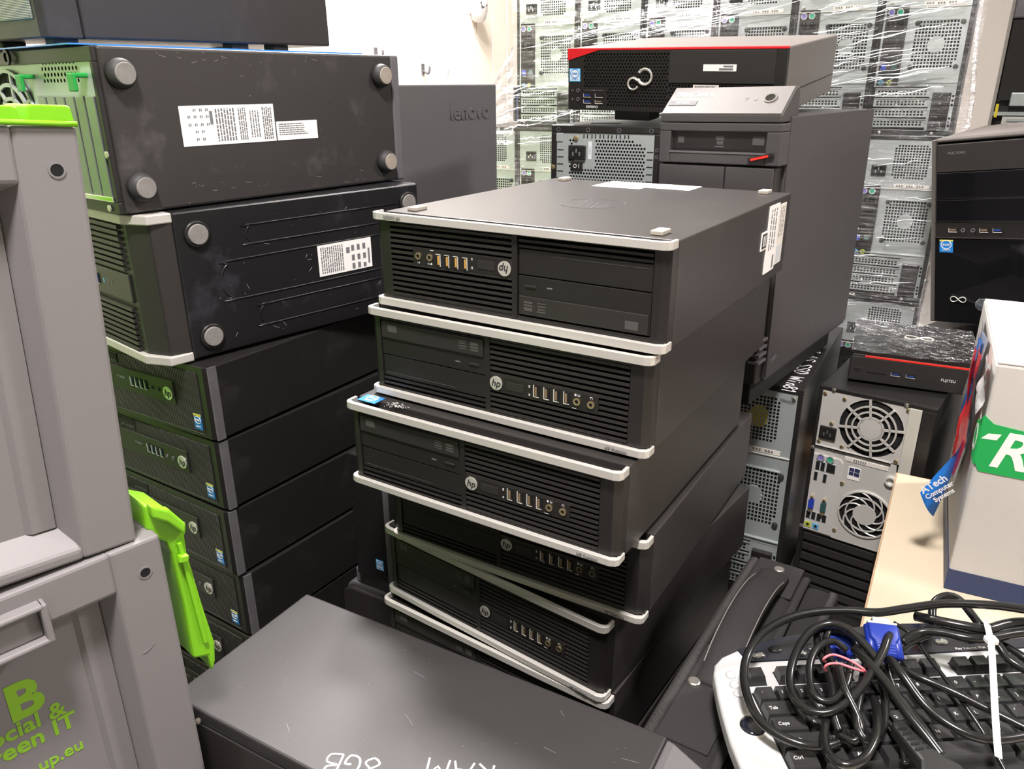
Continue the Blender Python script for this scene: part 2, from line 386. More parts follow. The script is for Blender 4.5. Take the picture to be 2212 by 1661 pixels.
# desk with monitor far behind
t = thing('desk', 'plain pale desk standing against the cream panelled wall', 'desk', ROOM @ Matrix.Translation((A0+.012, 3.95, 0)))
box(0, .62, -.55, .55, .51, .535).build('desk_top', 'cream_top', t, .003)
for x in (.03, .57):
    for y in (-.51, .51): box(x-.02, x+.02, y-.02, y+.02, 0, .51).build('leg', 'table_leg', t)
t = thing('monitor', 'black monitor with a blue screen on the desk by the cream wall', 'monitor', ROOM @ Matrix.Translation((A0+.30, 3.93, .5355)) @ Matrix.Rotation(R(38), 4, 'Z'))
mb = MB()
for x0,x1,z0,z1 in ((-.26,.26,.36,.395),(-.26,.26,.06,.085),(-.26,-.245,.085,.36),(.245,.26,.085,.36)): mb.box(x0,x1,-.02,.02,z0,z1)
mb.build('frame', 'monitor_black', t, .003)
box(-.245,.245,-.012,.015,.085,.36).build('screen', 'screen_blue', t)
box(-.02,.02,-.0,.03,.008,.12).build('neck', 'monitor_black', t); MB().cyl(0,.01,'z',.11,0,.01,28).build('base', 'monitor_black', t)
t = thing('small_box', 'small orange and white printed box standing on the black monitor', 'box', ROOM @ Matrix.Translation((A0+.30, 3.93, .5355+.3955)) @ Matrix.Rotation(R(38), 4, 'Z'))
box(-.17,-.075,-.015,.015,0,.065).build('carton', 'orange_print', t, .001)
box(-.165,-.12,-.0155,.0155,.04,.06).build('print_panel', 'print_white', t)
# ---------------------------------------------------------------- shared little parts
def logo(parent, x, z, y, r, disc='logo_silver', ink='print_dark'):
    d = MB().cyl(x, z, 'y', r, y-.0012, y, 28).build('logo', disc, parent)
    lettering(d, 'hp', r*1.45, ink, (x, y-.0014, z), shear=.25, bold=.01)
    return d
def intel(parent, x0, x1, z0, z1, y, style='haswell', base=None):
    """small processor sticker on a front (facing -y) or, with base, on any face"""
    cx, cz, w, h = (x0+x1)/2, (z0+z1)/2, x1-x0, z1-z0
    mats = {'haswell': ('sticker_blue', 'print_white'), 'pale': ('sticker_cyan', 'sticker_blue'), 'sandy': ('sticker_blue', 'print_white')}[style]
    d = box(-w/2, w/2, -.0005, 0, -h/2, h/2).build('processor_sticker', mats[0], parent, .0008 if w > .01 else 0)
    if style == 'pale': box(-w/2+.0012, w/2-.0012, -.0007, -.0004, -h/2+.0012, h/2-.0012).build('face', 'sticker_pale', d)
    if style == 'haswell': box(-w/2, w/2, -.0007, -.0004, h/2-.003, h/2).build('stripe', 'sticker_yellow', d)
    MB().ring(0, h*.12, 'y', .36*min(w,h)*.85, .36*min(w,h), -.0009, -.0005, 24, su=1.15).build('ring', mats[1], d)
    lettering(d, 'intel', min(w,h)*.30, mats[1], (0, -.0009, h*.12), bold=.01)
    lettering(d, 'CORE i5' if style != 'pale' else 'CORE i5', min(w,h)*.17, mats[1], (0, -.0009, -h*.30))
    d.matrix_local = base if base is not None else Matrix.Translation((cx, y, cz))
    return d
_U = {}
def usb(parent, x, z, y, w, h, tongue='tongue_dim', name='usb_port'):
    """upright or lying usb port on a front"""
    k = (w, h, tongue)
    if k not in _U:
        t = min(w, h)*.12; f = MB().box(-w/2,w/2,-.0006,.0004,-h/2,h/2)
        g = MB()
        if h > w: g.box(-w/2,-w/2+t*1.3,-.0012,-.0004,-h/2,h/2); g.box(-w/2,w/2,-.0012,-.0004,-h/2,-h/2+t*.9)
        else: g.box(-w/2,w/2,-.0012,-.0004,-h/2,-h/2+t*1.3); g.box(-w/2,-w/2+t*.9,-.0012,-.0004,-h/2,h/2)
        q = MB()
        if h > w: q.box(-w*.22,w*.14,-.0011,-.0004,-h*.36,h*.36)
        else: q.box(-w*.36,w*.36,-.0011,-.0004,-h*.06,h*.24)
        _U[k] = (f.mesh('port','void'), g.mesh('shell','steel_warm'), q.mesh('tongue',tongue))
    o = link(bpy.data.objects.new(name, _U[k][0]), parent); o.location = (x, y, z)
    link(bpy.data.objects.new('shell', _U[k][1]), o); link(bpy.data.objects.new('tongue', _U[k][2]), o)
    return o
def jack(parent, x, z, y, r, mat='brass', name='audio_jack'):
    o = MB().ring(0,0,'y',r*.52,r,-.0012,.0004,18).build(name, mat, parent); o.location = (x, y, z)
    MB().cyl(0,0,'y',r*.55,-.0005,.0003,14).build('hole','void',o); return o
def screws(parent, pts, axis, w, r=.0035, mat='screw'):
    first = None
    for u, v in pts:
        if first is None:
            first = MB().lathe(0,0,axis,[(r,0),(r*.95,-.0012 if axis!='x' else .0012),(r*.5,-.0018 if axis!='x' else .0018)],12).build('screw', mat, parent); first.location = pt(axis,u,v,w)
        else: inst(first, parent, pt(axis,u,v,w))
def printed(parent, rects, axis, w, th, mat='print', name='print'):
    mb = MB()
    for u0,u1,v0,v1 in rects:
        a = [pt(axis,u,v,w) for u,v in ((u0,v0),(u1,v0),(u1,v1),(u0,v1))]; b = [pt(axis,u,v,w+th) for u,v in ((u0,v0),(u1,v0),(u1,v1),(u0,v1))]
        mb.add(a+b, [(0,1,2,3),(4,5,6,7),(0,1,5,4),(1,2,6,5),(2,3,7,6),(3,0,4,7)])
    o = mb.build(name, mat, parent)
    if len(rects) > 1: o['kind'] = 'stuff'
    return o
def textlines(u0,u1,v0,v1,n,vertical=False,rng=None,fill=.45):
    """many tiny print strokes in a rectangle"""
    rng = rng or random.Random(3); out = []
    for i in range(n):
        if vertical:
            c = u0+(u1-u0)*(i+.5)/n; h = (u1-u0)/n*fill/2; v = v0
            while v < v1:
                l = rng.uniform(.02,.09)*(v1-v0)*2; out.append((c-h,c+h,v,min(v+l,v1))); v += l+.03*(v1-v0)
        else:
            c = v0+(v1-v0)*(i+.5)/n; h = (v1-v0)/n*fill/2; u = u0; e = u1-(u1-u0)*rng.uniform(0,.25)
            while u < e:
                l = rng.uniform(.03,.12)*(u1-u0); out.append((u,min(u+l,e),c-h,c+h)); u += l+.02*(u1-u0)
    return out
# ---------------------------------------------------------------- small form factor desktops with silver trim strips
def trim_poly(w, wrap, t):
    """U-shaped strip outline seen from above, front at y=0"""
    o = [(-w,wrap),(-w,.007),(-w+.0025,.003),(-w+.008,.0008),(-w*.5,0),(w*.5,0),(w-.008,.0008),(w-.0025,.003),(w,.007),(w,wrap)]
    i = [(w-t,wrap),(w-t,.009),(w-t-.006,.006),(0,.0055),(-w+t+.006,.006),(-w+t,.009),(-w+t,wrap)]
    return o+i
def hp_desktop(label, group):
    t = thing('desktop_computer', label, 'computer', None, group)
    box(-.168,.168,.024,.392,.002,.0985).build('case','black_side',t,.0012)
    mb = MB()
    col = lambda a,b,sgn: [(a,.024),(a,.008),(b,.006),(b,.024)] if sgn < 0 else [(a,.024),(a,.006),(b,.008),(b,.024)]
    mb.prism([(-.1675,.024),(-.1675,.012),(-.160,.0065),(-.1535,.006),(-.1535,.024)],'z',.007,.0925)
    mb.prism([(.1675,.024),(.1675,.012),(.160,.0065),(.1465,.006),(.1465,.024)],'z',.007,.0925)
    mb.box(-.1535,.1465,.006,.024,.0875,.0925); mb.box(-.1535,.1465,.006,.024,.007,.0095); mb.box(-.0135,-.0075,.005,.024,.007,.09)
    mb.box(-.1535,.1465,.0235,.024,.007,.09)
    mb.build('bezel','black_plastic',t,.0006)
    MB().box(-.1535,.1465,.019,.0234,.0095,.0875).build('inner_plate','void',t)
    for z0,z1 in ((.0918,.1),(0,.0075)): MB().prism(trim_poly(.169,.020,.0035),'z',z0,z1).build('trim_strip','silver_trim',t,.0005)
    d = box(-.1525,-.0142,.007,.019,.0472,.0862).build('optical_drive','black_plastic',t,.0006)
    box(-.1512,-.0155,.0052,.0071,.0668,.0852).build('drive_tray','dark_plastic',d,.0007)
    box(-.0345,-.0215,.0056,.0071,.0555,.0580).build('eject_button','dark_plastic',d,.0008)
    printed(d,[(-.052,-.046,.0555,.0568)],'y',.0069,-.0002,'print','drive_mark')
    printed(d,[(-.031,-.0215,.0715,.0735),(-.031,-.0215,.0745,.0765),(-.031,-.0215,.0775,.081),(-.046,-.0365,.0715,.0725),(-.046,-.0365,.074,.0755),(-.045,-.0375,.077,.0785),(-.046,-.0365,.0795,.081),(-.142,-.129,.0745,.0825)],'y',.0051,-.0002,'print_faint','disc_marks')
    c = box(-.1525,-.0142,.0075,.019,.0215,.0462).build('drive_bay_cover','black_plastic',t,.0006)
    printed(c,[(-.15,-.0525,.0255,.0259)],'y',.0074,-.0002,'print_faint','seam')
    sl = box(-.1525,-.0142,.0065,.016,-.0013,.0013).build('slat','black_plastic',t); sl.location = (0,0,.0188)
    inst(sl,t,(0,0,.0135))
    la = box(-.0072,.1462,.0055,.017,-.0014,.0014).build('slat','dark_plastic',t); lb = box(.1162,.1462,.0055,.017,-.0014,.0014).build('slat','dark_plastic',t)
    first = [True, True]
    for i in range(14):
        z = .0858-i*.0057; s = 1 if .0315 < z < .0515 else 0; o = (la, lb)[s]
        if first[s]: o.location = (0,0,z); first[s] = False
        else: inst(o,t,(0,0,z))
    mb = MB()
    for x in (.024,.054,.085,.115): mb.box(x-.0004,x+.0004,.010,.018,.0095,.0875)
    mb.build('slat_rib','black_plastic',t)
    p = box(-.0076,.1158,.0052,.019,.0325,.0505).build('port_panel','black_plastic',t,.0005)
    box(.0122,.0330,.0046,.0054,.0372,.0462).build('power_button','dark_plastic',t,.0005)
    for x in (.0478,.0595,.0707,.0818): usb(t,x,.0430,.0050,.0062,.0128,'tongue_dim')
    for x in (.0932,.1084): jack(t,x,.0415,.0050,.0038)
    printed(p,[(.0387,.0407,.0450,.0456),(.0387,.0407,.0468,.0474),(.0392,.0402,.0459,.0465),(.0388,.0406,.0365,.0371),(.0388,.0406,.0378,.0384),(.0905,.0925,.0470,.0492),(.0940,.0962,.0470,.0474),(.0940,.0945,.0470,.0492),(.0958,.0963,.0470,.0492),(.1070,.1075,.0470,.0492),(.1092,.1097,.0470,.0492),(.1070,.1097,.0487,.0492),(.088,.0925,.0338,.0343)],'y',.0051,-.0002,'print_white','port_icons')
    logo(t,.0005,.0423,.0050,.0074)
    ft = box(-.006,.006,-.010,.010,-.0022,.002).build('foot','foot_cream',t,.0008); ft.location = (-.141,.046,0)
    for x,y in ((.141,.046),(-.141,.372),(.141,.372)): inst(ft,t,(x,y,0))
    return t
G_HP = 'black desktops of the silver-trimmed stack'
hp2 = hp_desktop('black silver-trimmed desktop right below the upside-down one', G_HP)
def hp_text(o): lettering(o,'HP Compaq',.0046,'print',(.138,-.0003,.0035),bold=.005)
hp_text(hp2)
hp1 = dup(hp2, pose(-.0086,.7349,-.123,-33.12) @ Matrix.Rotation(PI,4,'Y'), 'black silver-trimmed desktop lying upside down, topmost of its stack')
hp2.matrix_world = pose(-.019,.7316,-.325,-32.41)
hp3 = dup(hp2, pose(-.0458,.7069,-.427,-32.21), 'black silver-trimmed desktop pushed forward, blue sticker on top, third from the stack top')
hp4 = dup(hp2, pose(-.0104,.7497,-.5291,-31.56), 'black silver-trimmed desktop half hidden under the one pushed forward')
hp5 = dup(hp2, pose(-.0375,.7632,-.6311,-38.15), 'black silver-trimmed desktop turned askew, fifth from the stack top')
hp6 = dup(hp2, pose(-.0377,.7566,-.7331,-35.27), 'black silver-trimmed desktop mostly hidden behind the black tower with handwriting, sixth from the stack top')
hp7 = dup(hp2, pose(-.030,.760,-.8351,-34), 'black silver-trimmed desktop hidden low in its stack, seventh from the top')
hp8 = dup(hp2, pose(-.034,.757,-.9370,-34), 'black silver-trimmed desktop on the floor, lowest of its stack')
for ch in list(hp8.children):
    if ch.name.startswith('foot'): bpy.data.objects.remove(ch)
# upside-down one: stickers, embossed badge, orange port tongues (logical x = -x, z = .1-z)
for ch in hp1.children:
    if ch.name.startswith('usb_port'):
        for g in ch.children:
            if g.name.startswith('tongue'):
                me = g.data.copy(); me.materials[0] = MAT['tongue']; g.data = me
lb = box(-.054,.006,.345,.391,.0010,.0016).build('sticker','paper',hp1); box(.006,.075,.327,.391,.0010,.0016).build('sticker','paper',hp1)
printed(lb,textlines(-.045,-.004,.352,.375,4)+[(.022,.05,.345,.356)],'z',.0009,-.0002,'print')
MB().ring(0,.185,'z',.0367,.0371,.0014,.0021,48,R(20),R(160)).build('lit_badge_ring','print',hp1); MB().ring(0,.185,'z',.0367,.0371,.0014,.0021,48,R(200),R(340)).build('lit_badge_ring','print',hp1)  # badge ring and strokes: grey stands in for light on embossed edges
for q in ([(.020,.222),(.004,.160)],[(.012,.190),(.002,.192),(-.006,.160)],[(-.004,.192),(-.016,.148)],[(-.006,.192),(-.018,.192),(-.024,.166),(-.012,.164)]): MB().tube([(x,y,.0018) for x,y in q],.0004,5,1).build('lit_badge_stroke','print',hp1)
s1 = box(-.1690,-.1680,.3008,.3422,.0075,.0865).build('sticker','paper',hp1)
printed(s1,textlines(.306,.335,.012,.060,3,True,fill=.35)+[(.330,.336,.068,.084)],'x',-.1690,-.0002,'print')
s2 = box(-.1688,-.1680,.3422,.3722,.0105,.083).build('sticker','paper_old',hp1)
printed(s2,[(.346,.366,.060,.0795)],'x',-.1688,-.0002,'sticker_pale','print_panel'); printed(s2,textlines(.347,.368,.014,.05,3,True,fill=.3),'x',-.1688,-.0002,'print')
s3 = box(-.1690,-.1680,.2785,.3003,.0345,.0555).build('sticker','paper',hp1); printed(s3,[(.2805,.2985,.0365,.0535)],'x',-.1690,-.0002,'black_side','panel'); printed(s3,textlines(.283,.296,.039,.051,2,True,fill=.5),'x',-.1691,-.0003,'print_white')
# third one: sticker and worn patch on its top
i3 = intel(hp3,0,.026,0,.0185,0,'sandy',Matrix.Translation((-.1475,.0225,.0992)) @ Matrix.Rotation(-PI/2,4,'X'))
mb = MB(); rr = random.Random(5)
for k in range(60): 
    x, y = rr.gauss(-.1145,.006), rr.gauss(.024,.003); mb.box(x,x+rr.uniform(.0006,.0022),y,y+.0006,.0984,.0987)
mb.build('glue_residue','print_white',hp3)['kind'] = 'stuff'
# ---------------------------------------------------------------- left stack: ridged desktops
def ridged_desktop(label, group):
    t = thing('desktop_computer', label, 'computer', None, group)
    box(-.168,.168,.0145,.381,.001,.0985).build('case','black_metal',t,.0015)
    MB().prism([(-.1685,.0145),(-.1685,.002),(-.166,0),(.160,0),(.1665,.003),(.1685,.0145)],'z',.0008,.0992).build('bezel','black_plastic',t,.001)
    MB().prism([(.1672,.0018),(.1692,.003),(.1696,.014),(.1680,.0142)],'z',.0008,.0992).build('side_trim','grey_bezel',t)
    f = box(-.155,.1495,-.0012,.001,.0068,.0905).build('ridged_panel','ridged_black',t,.0006)
    printed(t,[(-.155,.1495,.0064,.0070)],'y',-.0013,-.0003,'grey_bezel','panel_edge')
    sl = box(-.15,-.014,-.0018,.0,.0755,.088).build('drive_slot','matte_black',t)
    p = box(-.155,.1005,-.0026,.0,.0385,.0705).build('port_strip','black_plastic',t,.0006)
    printed(t,[(-.155,.1005,.0707,.0711)],'y',-.0020,-.0004,'grey_bezel','strip_edge')
    for k in range(7): 
        if k == 0: v = MB().bar((-.046,-.002,.0765),(-.043,-.002,.0795),.0012,.0006,(0,1,0)).build('vent_slit','grey_bezel',t)
        else: inst(v,t,(k*.0045,0,0))
    for x in (.0135,.0235,.0335,.0434): usb(t,x,.0548,-.0028,.0055,.0125,'com_teal')
    for x in (.0547,.0682): jack(t,x,.0533,-.0028,.0026,'grey_bezel')
    logo(t,.0883,.0526,-.0026,.0092)
    lettering(t,'ProDesk',.0045,'print',(-.010,-.0028,.0565))
    intel(t,.1317,.1464,.0120,.0338,-.0013,'haswell')
    ft = box(-.01,.01,-.01,.01,-.002,.002).build('foot','rubber',t); ft.location = (-.13,.05,0)
    for x,y in ((.13,.05),(-.13,.34),(.13,.34)): inst(ft,t,(x,y,0))
    return t
G_R = 'ridged black desktops under the towers'
r3 = ridged_desktop('ridged-front black desktop with blue processor sticker, topmost of its stack', G_R)
for p_, l_ in ((pose(-.5175,.9838,-.5226,-32.98),'ridged-front black desktop, second from the top of its stack'), (pose(-.5177,.985,-.6246,-34.02),'ridged-front black desktop, third from the top of its stack beside the lime handle'),
               (pose(-.5122,.9857,-.7266,-33.62),'ridged-front black desktop with pale worn top corner, fourth from the top of its stack'), (pose(-.514,.985,-.8286,-33.6),'ridged-front black desktop, fifth from the top, beside the handwritten tower'), (pose(-.515,.985,-.9345,-33.6),'ridged-front black desktop on the floor, lowest of its stack')):
    dup(r3, p_, l_)
r3.matrix_world = pose(-.5196,.9773,-.4206,-31.33)
# ---------------------------------------------------------------- tower on its side, silver trims, feet towards us
def round_foot(parent, y, z, x, ro, ri, pad, dome=False):
    if dome: o = MB().lathe(0,0,'x',[(ro,0),(ro*.97,.006),(ro*.82,.0125),(ro*.62,.0135)],28).build('foot','rubber',parent,0,True)
    else: o = MB().lathe(0,0,'x',[(ro,0),(ro*.97,.003),(ro*.86,.0042),(ri*1.02,.0028),(ri*1.0,.001)],28).build('foot','black_plastic',parent,0,True)
    o.location = (x,y,z)
    MB().lathe(0,0,'x',[(ri,.0005 if not dome else .010),(ri,.0052 if not dome else .0138),(ri*.93,.0060 if not dome else .0145)],24).build('foot_pad',pad,o); return o
t = thing('computer_tower','black tower on its side with silver trims, ribbed front and chalky smudged underside','computer',pose(-.5645,1.0634,-.3186,-41.88),'towers lying on the left stack')
TW = .224
box(-TW,TW,0,.3836,.001,.1829).build('case','smudged_black',t,.0025)
mb = MB().prism([(-TW,0),(-TW,-.03),(-TW+.02,-.040),(TW-.035,-.040),(TW-.004,-.026),(TW,0)],'z',.010,.173); mb.build('bezel','dark_plastic',t,.002)
for z0,z1 in ((.1715,.183),(0,.0115)): MB().prism([(-TW-.001,0),(-TW-.001,-.034),(-TW+.02,-.046),(TW-.032,-.046),(TW+.001,-.030),(TW+.001,0)],'z',z0,z1).build('trim_strip','silver_trim',t,.0015)
s0 = box(-TW+.02,TW-.05,-.0445,-.039,-.0022,.0022).build('slat','dark_plastic',t); s0.location = (0,0,.1665)
for k in range(1,22):
    z = .1665-k*.0072
    if not (.072 < z < .112): inst(s0,t,(0,0,z))
p = box(-TW+.02,TW-.045,-.043,-.039,.0745,.110).build('port_panel','black_plastic',t,.001)
for x in (.07,.085): usb(t,x,.092,-.0435,.0062,.0128,'usb_blue')
for x,m_ in ((.10,'aud_blue'),(.112,'print'),(.124,'print')): printed(p,[(x,x+.003,.089,.095)],'y',-.0431,-.0003,m_,'port_icon')
for y,z in ((.0275,.1545),(.0275,.0262),(.362,.1560),(.362,.0262)): round_foot(t,y,z,TW,.0165,.0125,'foot_pad')
def capsule(u0,u1,v0,v1,n=6):
    r = (v1-v0)/2; return [(0,u1,v0),] and [(u1, v0)]+[(u0+r - r*math.sin(PI*i/n)*1.0, v0 + r - r*math.cos(PI*i/n)) for i in range(n+1)]+[(u1, v1)]
for u0,u1,v0,v1 in ((.092,.34,.133,.157),(.05,.37,.066,.116),(.098,.34,.024,.052)):
    MB().tube([(TW, u, v) for u, v in capsule(u0,u1,v0,v1)], .0012, 8, 3).build('pressed_rib','smudged_black',t,0,True)
st = box(TW,TW+.0006,.1955,.2878,.0717,.1153).build('sticker','paper',t)
printed(st,textlines(.199,.238,.075,.112,11,True,fill=.5)+[(.243,.249,.098,.106),(.252,.257,.086,.094),(.252,.257,.1,.108),(.252,.257,.074,.082),(.262,.267,.086,.094),(.262,.267,.1,.108),(.262,.267,.074,.082),(.272,.277,.1,.108),(.272,.277,.086,.094),(.272,.277,.074,.08),(.281,.284,.078,.1)],'x',TW+.0006,.0003,'print')
rr = random.Random(11); mb = MB()
for k in range(46):
    y,z = rr.uniform(.04,.34), rr.uniform(.012,.172); a = rr.uniform(-1.2,1.2); l = rr.choice((.001,.0015,.002,.006,.010))*rr.uniform(.6,1.3); mb.bar((TW+.0001,y,z),(TW+.0001,y+l*math.cos(a),z+l*math.sin(a)),.0004,.0004,(1,0,0))
mb.build('scratches','scuff',t)['kind'] = 'stuff'
# ---------------------------------------------------------------- tower on its side with rear panel at the left, two white labels
t = thing('computer_tower','black tower on its side with four domed feet and two white labels','computer',pose(-.5987,1.0067,-.1347,-37.78),'towers lying on the left stack')
XW = .2
box(-XW,XW,.006,.4335,.001,.1778).build('case','worn_black',t,.003)
box(-XW,XW,.4335,.4495,.0,.1784).build('front_bezel','grey_bezel',t,.003)
mb = MB(); mb.box(-XW,XW-.002,.0,.006,.162,.1775); mb.box(-XW,XW-.002,.0,.006,.0015,.0145); mb.box(XW-.009,XW-.002,0,.006,.0145,.162); mb.box(-XW,-XW+.01,0,.006,.0145,.162)
mb.build('rear_rim','black_metal',t,.001)
# rear panel: punched vent, fan opening, card slots
mb = MB()
mb.perf('y',.002,.068,.160,.1405,.166,11,4,.72,'round',True); mb.box(.160,.191,.002,.004,.1405,.166); mb.box(.034,.068,.002,.004,.1405,.166)
mb.box(-.19,.034,.0035,.005,.0145,.166); mb.box(.034,.191,.002,.004,.1275,.1405); mb.box(.034,.05,.002,.004,.0145,.1275); mb.box(.05,.191,.002,.004,.0145,.019)
mb.build('rear_panel','steel',t)
box(.05,.17,.0055,.006,.139,.167).build('vent_backing','void',t)
bl = box(-.0102,.0102,-.001,.003,.0185,.1275).build('slot_cover','steel_slot',t,.001)
bl.location = (.0605,0,0)
for k in range(1,6): inst(bl,t,(.0605+k*.0235,0,0))
box(.05,.191,.0045,.0055,.0185,.128).build('slot_backing','void',t)
box(.1,.191,-.002,.003,.0145,.0205).build('slot_rail','chrome',t,.001)
FC = (-.030,.090)
mb = MB()
for r_ in (.018,.034,.050,.066): mb.ring(*FC,'y',r_-.0022,r_+.0022,-.001,.002,36)
for k in range(8):
    a = k*PI/4+.2; mb.bar((FC[0]+.016*math.cos(a),.0005,FC[1]+.016*math.sin(a)),(FC[0]+.068*math.cos(a+.35),.0005,FC[1]+.068*math.sin(a+.35)),.004,.003,(0,1,0))
mb.cyl(*FC,'y',.017,-.001,.002,28); mb.build('fan_grille','steel',t); MB().cyl(*FC,'y',.066,.0024,.0034,40).build('fan_opening','void',t)
fb = MB()
for k in range(7):
    a = k*2*PI/7; fb.add([(FC[0]+.02*math.cos(a),.0022,FC[1]+.02*math.sin(a)),(FC[0]+.06*math.cos(a+.2),.0012,FC[1]+.06*math.sin(a+.2)),(FC[0]+.06*math.cos(a+.7),.0023,FC[1]+.06*math.sin(a+.7)),(FC[0]+.02*math.cos(a+.9),.0023,FC[1]+.02*math.sin(a+.9))],[(0,1,2,3)])
fb.build('fan_blades','matte_black',t)
for x in (.040,.171): 
    g = MB(); g.box(x-.008,x+.008,-.014,.003,.146,.151); g.box(x-.008,x+.008,-.014,-.010,.132,.149); g.build('release_clip','green_clip',t,.0015)
o = MB().ring(-.0005,.1705,'y',.0055,.0085,-.006,-.003,20).build('lock_loop','black_metal',t)
screws(t,[(.1952,.0668),(.178,.0072)],'y',-.001,.0040)
for y,z in ((.0262,.1500),(.0277,.0295),(.4097,.1500),(.4101,.0300)): round_foot(t,y,z,XW,.0165,.0118,'foot_pad' if y < .1 else 'foot_tan',True)
st = box(XW,XW+.0006,.0885,.2195,.0700,.1155).build('sticker','paper',t)
rr = random.Random(2); rc = []
for u in (.100,.108,.116,.124):
    for v in (.0775,.086,.094,.103,.1105):
        if rr.random() < .8: rc += [(u-.0018,u-.0006,v-.0016,v+.0016),(u+.0004,u+.0016,v-.0012,v+.0016)]
printed(st,rc+textlines(.134,.162,.074,.112,7,True,rr,.5)+textlines(.166,.178,.074,.112,4,True,rr,.5)+textlines(.182,.197,.076,.108,4,True,rr,.4)+textlines(.201,.216,.073,.112,5,True,rr,.55)+[(.127,.131,.094,.109)],'x',XW+.0006,.0003,'print')
s2 = box(XW,XW+.0006,.2215,.2876,.0702,.0936).build('sticker','paper',t); printed(s2,textlines(.225,.272,.076,.0915,6,False,rr,.4),'x',XW+.0006,.0003,'print')
mb = MB()
for k in range(50):
    y,z = rr.choice((rr.uniform(.08,.2),rr.uniform(.05,.42))), rr.choice((rr.uniform(.16,.175),rr.uniform(.004,.03),rr.uniform(.004,.17))); l = rr.choice((.001,.002,.007))*rr.uniform(.5,1.5); a = rr.uniform(-.5,.3); mb.bar((XW+.0001,y,z),(XW+.0001,y+l*math.cos(a),z+l*math.sin(a)),.0004,.0004,(1,0,0))
mb.build('scratches','scuff',t)['kind'] = 'stuff'
# sheet between the two towers
o = box(-.14,.14,-.012,.40,0,.0015).build('plastic_sheet','blue_film',None); o.matrix_world = pose(-.5687,.9847,.0442,-37.78) ; tag(o,'thin glossy blue and white sheet lying on the labelled tower','sheet')
# ---------------------------------------------------------------- topmost tower with mesh front
t = thing('computer_tower','large plain dark tower with fine pale mesh front, topmost of the left stack','computer',pose(-.6357,1.1589,.0590,-34.33,.67),'towers lying on the left stack')
box(-.09,.1,.0,.43,.002,.40).build('case','black_side',t,.003)
MB().prism([(-.09,0),(-.09,-.052),(.090,-.052),(.0995,-.046),(.0995,-.0015)],'z',.002,.40).build('front_bezel','black_side',t,.002)
box(-.085,.082,-.0545,-.051,.024,.38).build('mesh_panel','mesh_grey',t,.002)
ft = box(-.012,.012,-.016,.016,-.010,.003).build('foot','rubber',t,.002); ft.location = (.078,-.02,0)
for x,y in ((.078,.25),(.078,.33),(-.06,-.02),(-.06,.33)): inst(ft,t,(x,y,0))
# ---------------------------------------------------------------- grey tower standing behind
def plain_tower(label, M, w, d, h, mat='black_metal', group=None, cat='computer'):
    t = thing('computer_tower', label, cat, M, group)
    box(-w/2,w/2,.02,d,.0,h).build('case',mat,t,.003)
    box(-w/2,w/2,.0,.02,.004,h-.002).build('front_bezel','dark_plastic',t,.003); return t
M_ = pose(-.3,1.62,-.4145,-33)
t = thing('computer_tower','smooth grey tower with embossed maker name on its side, behind the labelled tower','computer',pose(-.150,1.577,-.4145,55))
box(-.21,.2108,.0,.175,.0,.4185).build('case','lenovo_grey',t,.003)
lettering(t,'lenovo',.043,'lenovo_grey',(.119,-.0004,.3665),name='embossed_name',bold=.03,ext=.0014,wid=1.12)
box(-.225,-.21,.003,.172,.004,.414).build('front_bezel','dark_plastic',t,.002)
plain_tower('plain black tower carrying the smooth grey tower with the maker name', pose(-.150,1.577,-.833,55), .40,.175,.4183)
plain_tower('flat black desktop on the floor under two standing towers', pose(-.150,1.577,-.937,55), .40,.18,.1038)
# ---------------------------------------------------------------- wall of towers seen from the rear
WX, WY, WYAW, WP = .02678541, 2.25545605, -29.4316, .178
def plug(parent, x0, x1, z0, z1, y):
    o = MB().box(x0,x1,y-.004,y+.001,z0,z1).build('power_inlet','black_plastic',parent,.0015)
    cx, cz = (x0+x1)/2, (z0+z1)/2; w, h = (x1-x0)*.38, (z1-z0)*.36
    MB().prism([(cx-w,cz-h),(cx+w,cz-h),(cx+w,cz+h*.3),(cx+w*.6,cz+h),(cx-w*.6,cz+h),(cx-w,cz+h*.3)],'y',y-.0044,y-.0038).build('socket','void',o)
    mb = MB()
    for dx,dz in ((0,.35),(-.5,-.25),(.5,-.25)): mb.box(cx+dx*w-.0011,cx+dx*w+.0011,y-.0056,y-.004,cz+dz*h-.003,cz+dz*h+.003)
    mb.build('pins','screw',o)['kind'] = 'stuff'; return o
def ps2(parent, x, z, y, m, r=.0068):
    o = MB().ring(0,0,'y',r*.75,r,-.0022,.0,18).build('round_port','steel',parent); o.location = (x,y,z); MB().cyl(0,0,'y',r*.78,-.0012,0,18).build('port_face',m,o); return o
